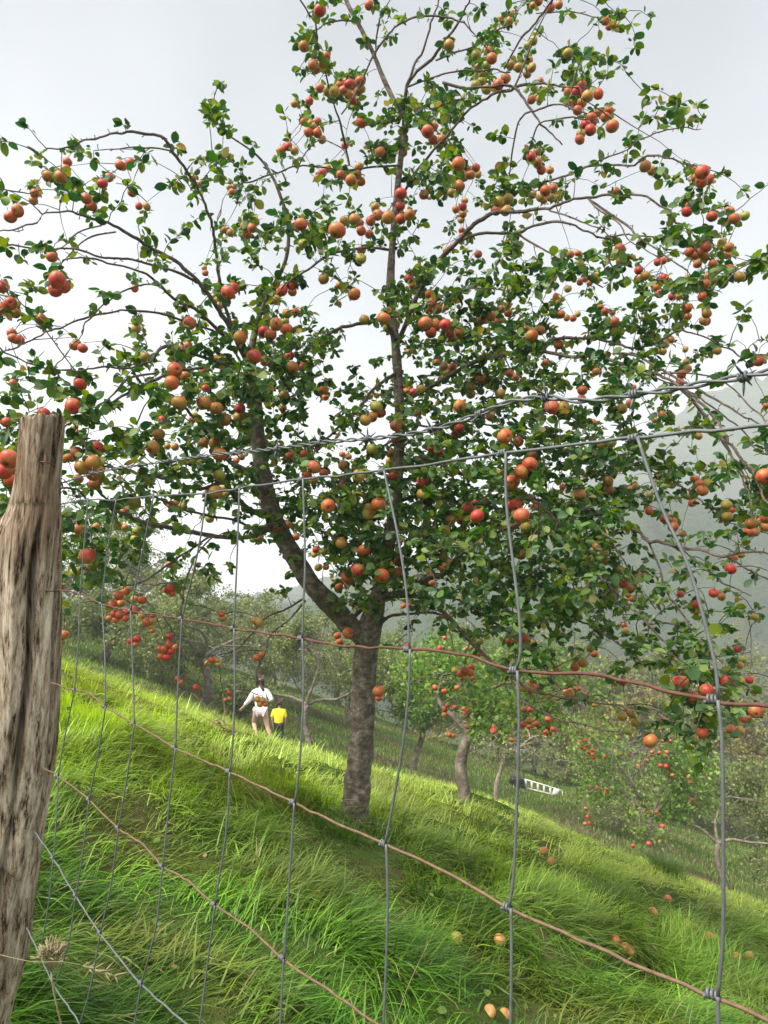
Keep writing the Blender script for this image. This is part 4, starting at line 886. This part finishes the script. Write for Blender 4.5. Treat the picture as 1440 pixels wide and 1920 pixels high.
# ------------------------------------------------------------ windfall apples
FL = ['fallen apple upper of the pair lying nearest the crest', 'fallen apple lower of the pair lying nearest the crest', 'small pale green fallen apple on the bright bank', 'yellow green fallen apple in the dark grass near the middle', 'half hidden fallen apple right of the yellow green one']
for k, P_ in enumerate(FALLEN):
    x_, y_ = P_[0], P_[1]; far_ = y_ > 5
    big = k in (15, 16, 17)
    dia = .062 if not big else .055
    tn = 'g' if k in (2, 3) else 'f'
    o = obj('fallen_apple', APM[tn][k % 2], None, loc=(x_, y_, float(ground(x_, y_))+dia*.45+(.035 if not big else -.02))); o.scale = (dia,)*3
    o.rotation_euler = (rng.uniform(0, 6), rng.uniform(0, 6), rng.uniform(0, 6))
    lab = FL[k] if k < len(FL) else ('large orange windfall apple at the bottom edge of the meadow' if big else 'brownish windfall apple in the row lying along the hollow in the grass, lower right')
    tag(o, lab, 'apple', 'windfall apples in the grass')
# ------------------------------------------------------------ dry plants
M['dry'] = simple('dry_stalk', (.27, .22, .12), .85, var=.3, sc=60); M['dryb'] = simple('dry_bramble', (.16, .09, .055), .85, var=.3, sc=40)
hd = thing('dry_seed_head', 'dry pale umbel seed head on a thin stalk beside the foot of the post', 'seed head', tuple(at(130, 1915, 1.5)))
c0 = at(96, 1822, 1.5); gnd = at(150, 2060, 1.52)
tube_obj('stalk', smooth_line([gnd, at(105, 1880, 1.5), c0], 12), .0018, M['dry'], hd, 6)
m = MB()
for k in range(46):
    a = rng.uniform(0, 6.28); b_ = rng.uniform(.1, .95); d_ = np.array([math.cos(a)*math.sin(b_), math.sin(a)*math.sin(b_), math.cos(b_)]); L_ = rng.uniform(.026, .042)
    bend = np.array([-d_[0], -d_[1], .3])*L_*.35
    pts = smooth_line([c0, c0+d_*L_*.7, c0+d_*L_+bend], 6); m.add(*tube(pts, .0005, 4, cap=False))
    for q in range(5):
        d2 = d_+rng.normal(0, .6, 3); m.add(*tube(np.array([pts[-1], pts[-1]+d2*.006, pts[-1]+d2*.010]), [.0004, .0016, .0006], 4))
obj('umbel', m.mesh('umbel', M['dry']), hd)
def stalk(name, label, pts, r_, mat_, cat, head=0):
    tt = thing(name, label, cat, tuple(pts[0])); S = smooth_line(pts, 24)
    tube_obj('stem', S, np.linspace(r_, r_*.4, 24), mat_, tt, 5)
    if head:
        m = MB()
        for k in range(30):
            q = S[int(23-rng.integers(0, 7))]; d_ = (S[-1]-S[-4]); d_ = d_/np.linalg.norm(d_)+rng.normal(0, .35, 3)
            m.add(*tube(np.array([q, q+d_*.008, q+d_*.018]), [.0005, .0016, .0003], 4))
        obj('seed_spike', m.mesh('seed_spike', mat_), tt)
stalk('grass_stalk', 'long straw coloured grass stalk leaning right near the bottom middle', [at(735, 1935, 2.7), at(765, 1850, 2.7), at(803, 1768, 2.7)], .0022, M['dry'], 'grass stalk')
stalk('grass_stalk', 'pale flowering grass stalk crossing low in front of the post foot', [at(-10, 1788, 1.45), at(60, 1803, 1.45), at(130, 1805, 1.45), at(215, 1828, 1.46)], .0009, M['dry'], 'grass stalk', 1)
stalk('grass_stalk', 'short straw stalk rising from dark grass left of the fourth stay wire', [at(530, 1880, 2.9), at(532, 1835, 2.9), at(508, 1806, 2.9)], .002, M['dry'], 'grass stalk')
br = thing('dry_bramble', 'bare brown bramble stems with withered flower heads on the bright bank', 'bramble', tuple(at(492, 1436, 7)))
for pts in ([(494,1436),(465,1398),(435,1366),(400,1338),(362,1300)], [(480,1432),(455,1396),(432,1372),(395,1352),(372,1338)], [(420,1356),(421,1330),(418,1300)], [(494,1436),(498,1420),(504,1412)], [(432,1372),(448,1402),(452,1418)], [(435,1380),(455,1385)]):
    tube_obj('stem', smooth_line([at(a, b, 7.0+.1*k) for k, (a, b) in enumerate(pts)], 16), np.linspace(.006, .003, 16), M['dryb'], br, 5)
for (cx_, cy_, n_) in ((412, 1360, 14), (418, 1380, 12), (443, 1380, 12), (408, 1350, 8), (428, 1370, 8)):
    m = MB(); c0 = at(cx_, cy_, 7.1)
    for k in range(n_):
        q = c0+rng.normal(0, .028, 3); d_ = rng.normal(0, 1, 3)*.02
        v, qd = leaves(q[None], d_[None], np.array([.035]), 1.5, LEAF_S); m.add(v, qd)
        m.add(*tube(np.array([c0, q]), .0015, 4))
    obj('flower_head', m.mesh('flower_head', M['dryb'], smooth=False), br)
# grass tussocks standing proud of the bank
def tussock(label, px_, py_, n, ln, seed):
    P_ = hit(px_, py_); r2 = np.random.default_rng(seed)
    x_ = P_[0]+r2.normal(0, .09, n); y_ = P_[1]+r2.normal(0, .08, n)
    az = np.arctan2(y_-P_[1], x_-P_[0])+r2.normal(0, .4, n)
    c = lerp((.05, .12, .02), (.13, .22, .035), r2.random(n))
    v, q, t3, cc = blades(n, x_, y_, -.02*np.ones(n), r2.uniform(ln*.6, ln*1.15, n), r2.uniform(.004, .008, n), az, np.clip(r2.normal(.15, .1, n), 0, 1), r2.uniform(.5, 1.3, n), c)
    o = obj('grass_tuft', mesh('grass_tuft', v, q, t3, mat=M['grass'], col=cc)); return tag(o, label, 'grass tuft')
tussock('tall dark grass tuft standing on the crest left of the rightmost stay wire', 1250, 1645, 900, .32, 1)
tussock('low grass tuft on the sunlit bank, left of the tall dark tuft', 1145, 1705, 700, .24, 2)
tussock('grass tuft growing round the left foot of the big trunk', 632, 1562, 500, .12, 3)
tussock('grass tuft growing round the right foot of the big trunk', 705, 1562, 400, .11, 4)
# ------------------------------------------------------------ ladder and sack
M['white'] = simple('white_paint', (.80, .80, .78), .4, var=.05); M['black'] = simple('black_plastic', (.018, .018, .02), .35, var=.3, bs=.8, bd=.05, sc=6)
def hit2(px_, py_): return hit(px_, py_, 20.5, 45)
A_, B_ = hit2(984, 1478), hit2(1052, 1492); 
ld = thing('ladder', 'short white ladder lying on its side in the grass beyond the crest', 'ladder', tuple(A_))
ZL = A_[1]/1.05
def rail(pts, w, name):
    m = MB(); m.add(*tube(np.array(pts), w, 6)); obj(name, m.mesh(name, M['white']), ld)
T1, T2 = at(984, 1461, ZL), at(1054, 1482, ZL*1.0); B1, B2 = at(985, 1477, ZL), at(1043, 1491, ZL)
def box(name, a, b, w, dpt, mat_, parent):
    a, b = np.array(a), np.array(b); d_ = b-a; d_ /= np.linalg.norm(d_); s_ = np.array([0, 1., 0]); u_ = np.cross(d_, s_); u_ /= np.linalg.norm(u_)
    V = [q+sx*u_*w/2+sy*s_*dpt/2 for q in (a, b) for sx, sy in ((-1, -1), (1, -1), (1, 1), (-1, 1))]
    m = MB(); m.add(V, [(0, 1, 2, 3), (7, 6, 5, 4), (0, 4, 5, 1), (1, 5, 6, 2), (2, 6, 7, 3), (3, 7, 4, 0)]); o = obj(name, m.mesh(name, mat_, smooth=False), parent)
    bv = o.modifiers.new('bevel', 'BEVEL'); bv.width = min(w, dpt)*.15; return o
box('rail', T1, T2, .035, .06, M['white'], ld); box('rail', B1, B2, .035, .06, M['white'], ld)
for k, f in enumerate((.02, .18, .345, .51, .68)):
    a = T1*(1-f)+T2*f; f2 = f*1.2; b = B1*(1-f2)+B2*f2
    box('rung', a, b, .075, .05, M['white'], ld)
f = .86; box('platform', T1*(1-f)+T2*f, B1*(1-f*1.1)+B2*f*1.1, .20, .22, M['white'], ld)
box('rung', T2, T2+np.array([.02, 0, -.20]), .03, .04, M['white'], ld)
sk = MB(); c0 = at(969, 1466, ZL-.2); n1_, n2_ = 22, 14
V = []
for a in np.linspace(-np.pi/2, np.pi/2, n2_):
    for b in np.linspace(0, 2*np.pi, n1_, endpoint=False):
        d_ = np.array([math.cos(a)*math.cos(b), math.cos(a)*math.sin(b), math.sin(a)]); d_ = np.sign(d_)*np.abs(d_)**.55
        r_ = 1+.13*float(fbm(d_[0]*2+3, d_[2]*2+d_[1], 3)); q = d_*r_*np.array([.30, .22, .19]); q[2] -= .28*q[0]
        V.append(c0+q)
i = np.arange(n2_-1)[:, None]*n1_; j = np.arange(n1_)[None]; sk.add(V, np.stack([i+j, i+(j+1) % n1_, i+n1_+(j+1) % n1_, i+n1_+j], -1).reshape(-1, 4))
tag(obj('black_sack', sk.mesh('black_sack', M['black'])), 'crumpled black plastic sack lying at the upper end of the white ladder', 'sack')
# ------------------------------------------------------------ people
M['skin'] = simple('skin', (.62, .38, .27), .55, var=.05); M['shirt'] = simple('white_cotton', (.78, .76, .73), .8, var=.06, sc=8, bs=.5, bd=.02)
M['hair'] = simple('dark_brown_hair', (.05, .022, .016), .5, var=.5, sc=50); M['yellow'] = simple('yellow_jersey', (.80, .66, .02), .65, var=.05, bs=.4, bd=.02, sc=10)
M['trouser'] = simple('black_cloth', (.012, .012, .02), .8, var=.2); M['pink'] = simple('pale_pink_cloth', (.72, .58, .62), .8, var=.05)
def skin_mesh(name, J, E, rad, mat_, parent, root=0, sub=2):
    me = bpy.data.meshes.new(name); me.from_pydata([tuple(x) for x in J], E, []); me.materials.append(mat_)
    o = bpy.data.objects.new(name, me); COL.objects.link(o)
    if parent is not None: o.parent = parent
    o.modifiers.new('skin', 'SKIN'); s_ = o.modifiers.new('sub', 'SUBSURF'); s_.levels = sub; s_.render_levels = sub
    for k, v in enumerate(me.skin_vertices[0].data): v.radius = rad[k] if isinstance(rad[k], tuple) else (rad[k], rad[k])
    me.skin_vertices[0].data[root].use_root = True
    return o
def person_fig(label, base, scale, J, hair, clothes, heading):
    """J: dict of joints in metres for a 1.65 m adult, x right, y away from the camera, z up"""
    root = thing('person', label, 'person', tuple(base)); root.rotation_euler = (0, 0, heading)
    names, pts, rad, idx, edges = [], [], [], {}, []
    def v(n, p_, r_): idx[n] = len(pts); pts.append(np.array(p_)*scale); rad.append(r_*scale if not isinstance(r_, tuple) else (r_[0]*scale, r_[1]*scale))
    v('pelvis', J['pelvis'], (.125, .10)); v('waist', J['waist'], (.11, .085)); v('chest', J['chest'], (.135, .10)); v('neck', J['neck'], .045); v('chin', J['chin'], .05); v('head', J['head'], .085); v('crown', np.array(J['head'])+np.array([0, 0, .075]), .06)
    v('nose', np.array(J['head'])+np.array([0, .095, -.02]), .016)
    edges += [('pelvis', 'waist'), ('waist', 'chest'), ('chest', 'neck'), ('neck', 'chin'), ('chin', 'head'), ('head', 'crown'), ('head', 'nose')]
    for s_ in 'lr':
        sg = -1 if s_ == 'l' else 1
        v('sh'+s_, J['sh'+s_], .05); v('el'+s_, J['el'+s_], .036); v('wr'+s_, J['wr'+s_], .025); 
        hd_ = np.array(J['wr'+s_])-np.array(J['el'+s_]); hd_ /= np.linalg.norm(hd_); v('pa'+s_, np.array(J['wr'+s_])+hd_*.055, (.034, .016))
        edges += [('chest', 'sh'+s_), ('sh'+s_, 'el'+s_), ('el'+s_, 'wr'+s_), ('wr'+s_, 'pa'+s_)]
        side = np.cross(hd_, [0, 1, 0.2]); side /= np.linalg.norm(side)+1e-9; crl = np.array([-sg*.4, .5, -.3])
        for k in range(4):
            b_ = np.array(J['wr'+s_])+hd_*.095+side*(k-1.5)*.019; ln_ = (.062, .072, .068, .052)[k]
            v(f'f{k}{s_}', b_, .0085); v(f'g{k}{s_}', b_+hd_*ln_*.6, .008); v(f'h{k}{s_}', b_+hd_*ln_+crl*.018, .0065)
            edges += [('pa'+s_, f'f{k}{s_}'), (f'f{k}{s_}', f'g{k}{s_}'), (f'g{k}{s_}', f'h{k}{s_}')]
        b_ = np.array(J['wr'+s_])+hd_*.03+side*.035; v('t0'+s_, b_, .011); v('t1'+s_, b_+hd_*.03+side*.022, .009); edges += [('wr'+s_, 't0'+s_), ('t0'+s_, 't1'+s_)]
        v('hi'+s_, J['hi'+s_], .088); v('kn'+s_, J['kn'+s_], .055); v('ca'+s_, np.array(J['kn'+s_])*.65+np.array(J['an'+s_])*.35, .052); v('an'+s_, J['an'+s_], .033); v('to'+s_, J['to'+s_], (.038, .025))
        edges += [('pelvis', 'hi'+s_), ('hi'+s_, 'kn'+s_), ('kn'+s_, 'ca'+s_), ('ca'+s_, 'an'+s_), ('an'+s_, 'to'+s_)]
        v('ear'+s_, np.array(J['head'])+np.array([sg*.085, 0, -.01]), .018); edges.append(('head', 'ear'+s_))
    skin_mesh('body', pts, [(idx[a], idx[b]) for a, b in edges], rad, M['skin'], root)
    for (nm, mt_, ch, ed) in clothes:
        P_, r_ = [], []
        for (jn, rr) in ch:
            P_.append((np.array(J[jn]) if isinstance(jn, str) else np.array(jn))*scale); r_.append((rr[0]*scale, rr[1]*scale) if isinstance(rr, tuple) else rr*scale)
        skin_mesh(nm, P_, ed, r_, M[mt_], root)
    hp, hr, he = hair; skin_mesh('hair', [(np.array(J['head'])+np.array(a))*scale for a in hp], he, [r_*scale for r_ in hr], M['hair'], root)
    return root
Jw = dict(pelvis=(.0, 0, .80), waist=(0, .03, .93), chest=(-.01, .09, 1.13), neck=(-.02, .13, 1.29), chin=(-.02, .16, 1.35), head=(-.03, .17, 1.43),
  shl=(-.17, .08, 1.20), ell=(-.29, .0, .99), wrl=(-.40, .10, .86), shr=(.15, .09, 1.21), elr=(.26, -.02, 1.02), wrr=(.19, .20, .98),
  hil=(-.09, .0, .76), knl=(-.15, .20, .47), anl=(-.08, -.05, .24), tol=(-.06, -.16, .17), hir=(.09, 0, .76), knr=(.17, .0, .42), anr=(.27, -.08, .08), tor=(.27, .05, .03))
wy = 17.6; wx = (502-720)/FPX*wy*1.033; wz = float(ground(wx, wy))-.05
woman = person_fig('running woman seen from behind in a white long sleeved top and white shorts, dark ponytail', (wx, wy, wz+.02), .97, Jw,
  ([(0, 0, .02), (0, -.02, .06), (0, -.05, -.02), (.02, -.10, -.06), (.07, -.13, -.16), (.11, -.14, -.27)], [.098, .085, .085, .03, .045, .018], [(0, 1), (0, 2), (2, 3), (3, 4), (4, 5)]),
  [('shirt', 'shirt', [('waist', (.128, .11)), ('pelvis', (.135, .12)), ('chest', (.15, .115)), ('neck', .06), ('shl', .066), ('ell', .054), ((-.38, .08, .89), .042), ('shr', .066), ('elr', .054), ((.20, .16, .985), .042)], [(0, 1), (0, 2), (2, 3), (2, 4), (4, 5), (5, 6), (2, 7), (7, 8), (8, 9)]),
   ('shorts', 'pink', [('pelvis', (.14, .115)), ('hil', .10), ((-.12, .08, .63), .088), ('hir', .10), ((.12, .01, .62), .088)], [(0, 1), (1, 2), (0, 3), (3, 4)]),
   ('shoe', 'white', [('anl', .045), ('tol', (.05, .04))], [(0, 1)]), ('shoe', 'white', [('anr', .045), ('tor', (.05, .04))], [(0, 1)])], R(8))
Jk = dict(pelvis=(.0, 0, .82), waist=(0, .0, .96), chest=(0, .0, 1.17), neck=(0, .01, 1.36), chin=(0, .02, 1.43), head=(0, .02, 1.54),
  shl=(-.20, 0, 1.27), ell=(-.25, -.02, 1.02), wrl=(-.23, .06, .80), shr=(.20, 0, 1.27), elr=(.25, -.02, 1.02), wrr=(.22, .06, .80),
  hil=(-.09, .0, .78), knl=(-.10, .04, .45), anl=(-.10, -.03, .08), tol=(-.10, .09, .03), hir=(.09, 0, .78), knr=(.10, .0, .45), anr=(.12, -.05, .08), tor=(.12, .07, .03))
ky = 19.2; kx = (535-720)/FPX*ky*1.033
person_fig('small child standing in a yellow jersey and black trousers beside the running woman', (kx, ky, float(ground(kx, ky))), .68, Jk,
  ([(0, 0, .03), (0, -.02, .07), (0, -.05, -.02), (0, -.04, -.07)], [.11, .09, .09, .07], [(0, 1), (0, 2), (2, 3)]),
  [('jersey', 'yellow', [('waist', (.18, .13)), ('pelvis', (.19, .14)), ('chest', (.18, .13)), ('neck', .07), ('shl', .09), ('ell', .07), ('shr', .09), ('elr', .07)], [(0, 1), (0, 2), (2, 3), (2, 4), (4, 5), (2, 6), (6, 7)]),
   ('trousers', 'trouser', [('pelvis', (.16, .13)), ('hil', .11), ('knl', .085), ('anl', .065), ('hir', .11), ('knr', .085), ('anr', .065)], [(0, 1), (1, 2), (2, 3), (0, 4), (4, 5), (5, 6)]),
   ('shoe', 'black', [('anl', .05), ('tol', (.05, .04))], [(0, 1)]), ('shoe', 'black', [('anr', .05), ('tor', (.05, .04))], [(0, 1)])], R(0))
# ------------------------------------------------------------ misty air
m_ = bpy.data.materials.new('haze'); m_.use_nodes = True; t = m_.node_tree; t.nodes.clear()
o_ = t.nodes.new('ShaderNodeOutputMaterial'); pv = t.nodes.new('ShaderNodeVolumePrincipled'); pv.inputs['Color'].default_value = (.93, .96, 1, 1); pv.inputs['Density'].default_value = .0017; pv.inputs['Anisotropy'].default_value = .2
t.links.new(pv.outputs[0], o_.inputs['Volume'])
xs, y0_, y1_, z0_, z1_ = 705, -61, 565, -64, 130
V = [(-xs, y0_, z0_), (xs, y0_, z0_), (xs, y1_, z0_), (-xs, y1_, z0_), (-xs, y0_, z1_), (xs, y0_, z1_), (xs, y1_, z1_), (-xs, y1_, z1_)]
tag(obj('haze', mesh('haze', V, [(3, 2, 1, 0), (4, 5, 6, 7), (0, 1, 5, 4), (1, 2, 6, 5), (2, 3, 7, 6), (3, 0, 4, 7)], mat=m_)), kind='stuff')
for a_, b_ in ((0, 0),): pass
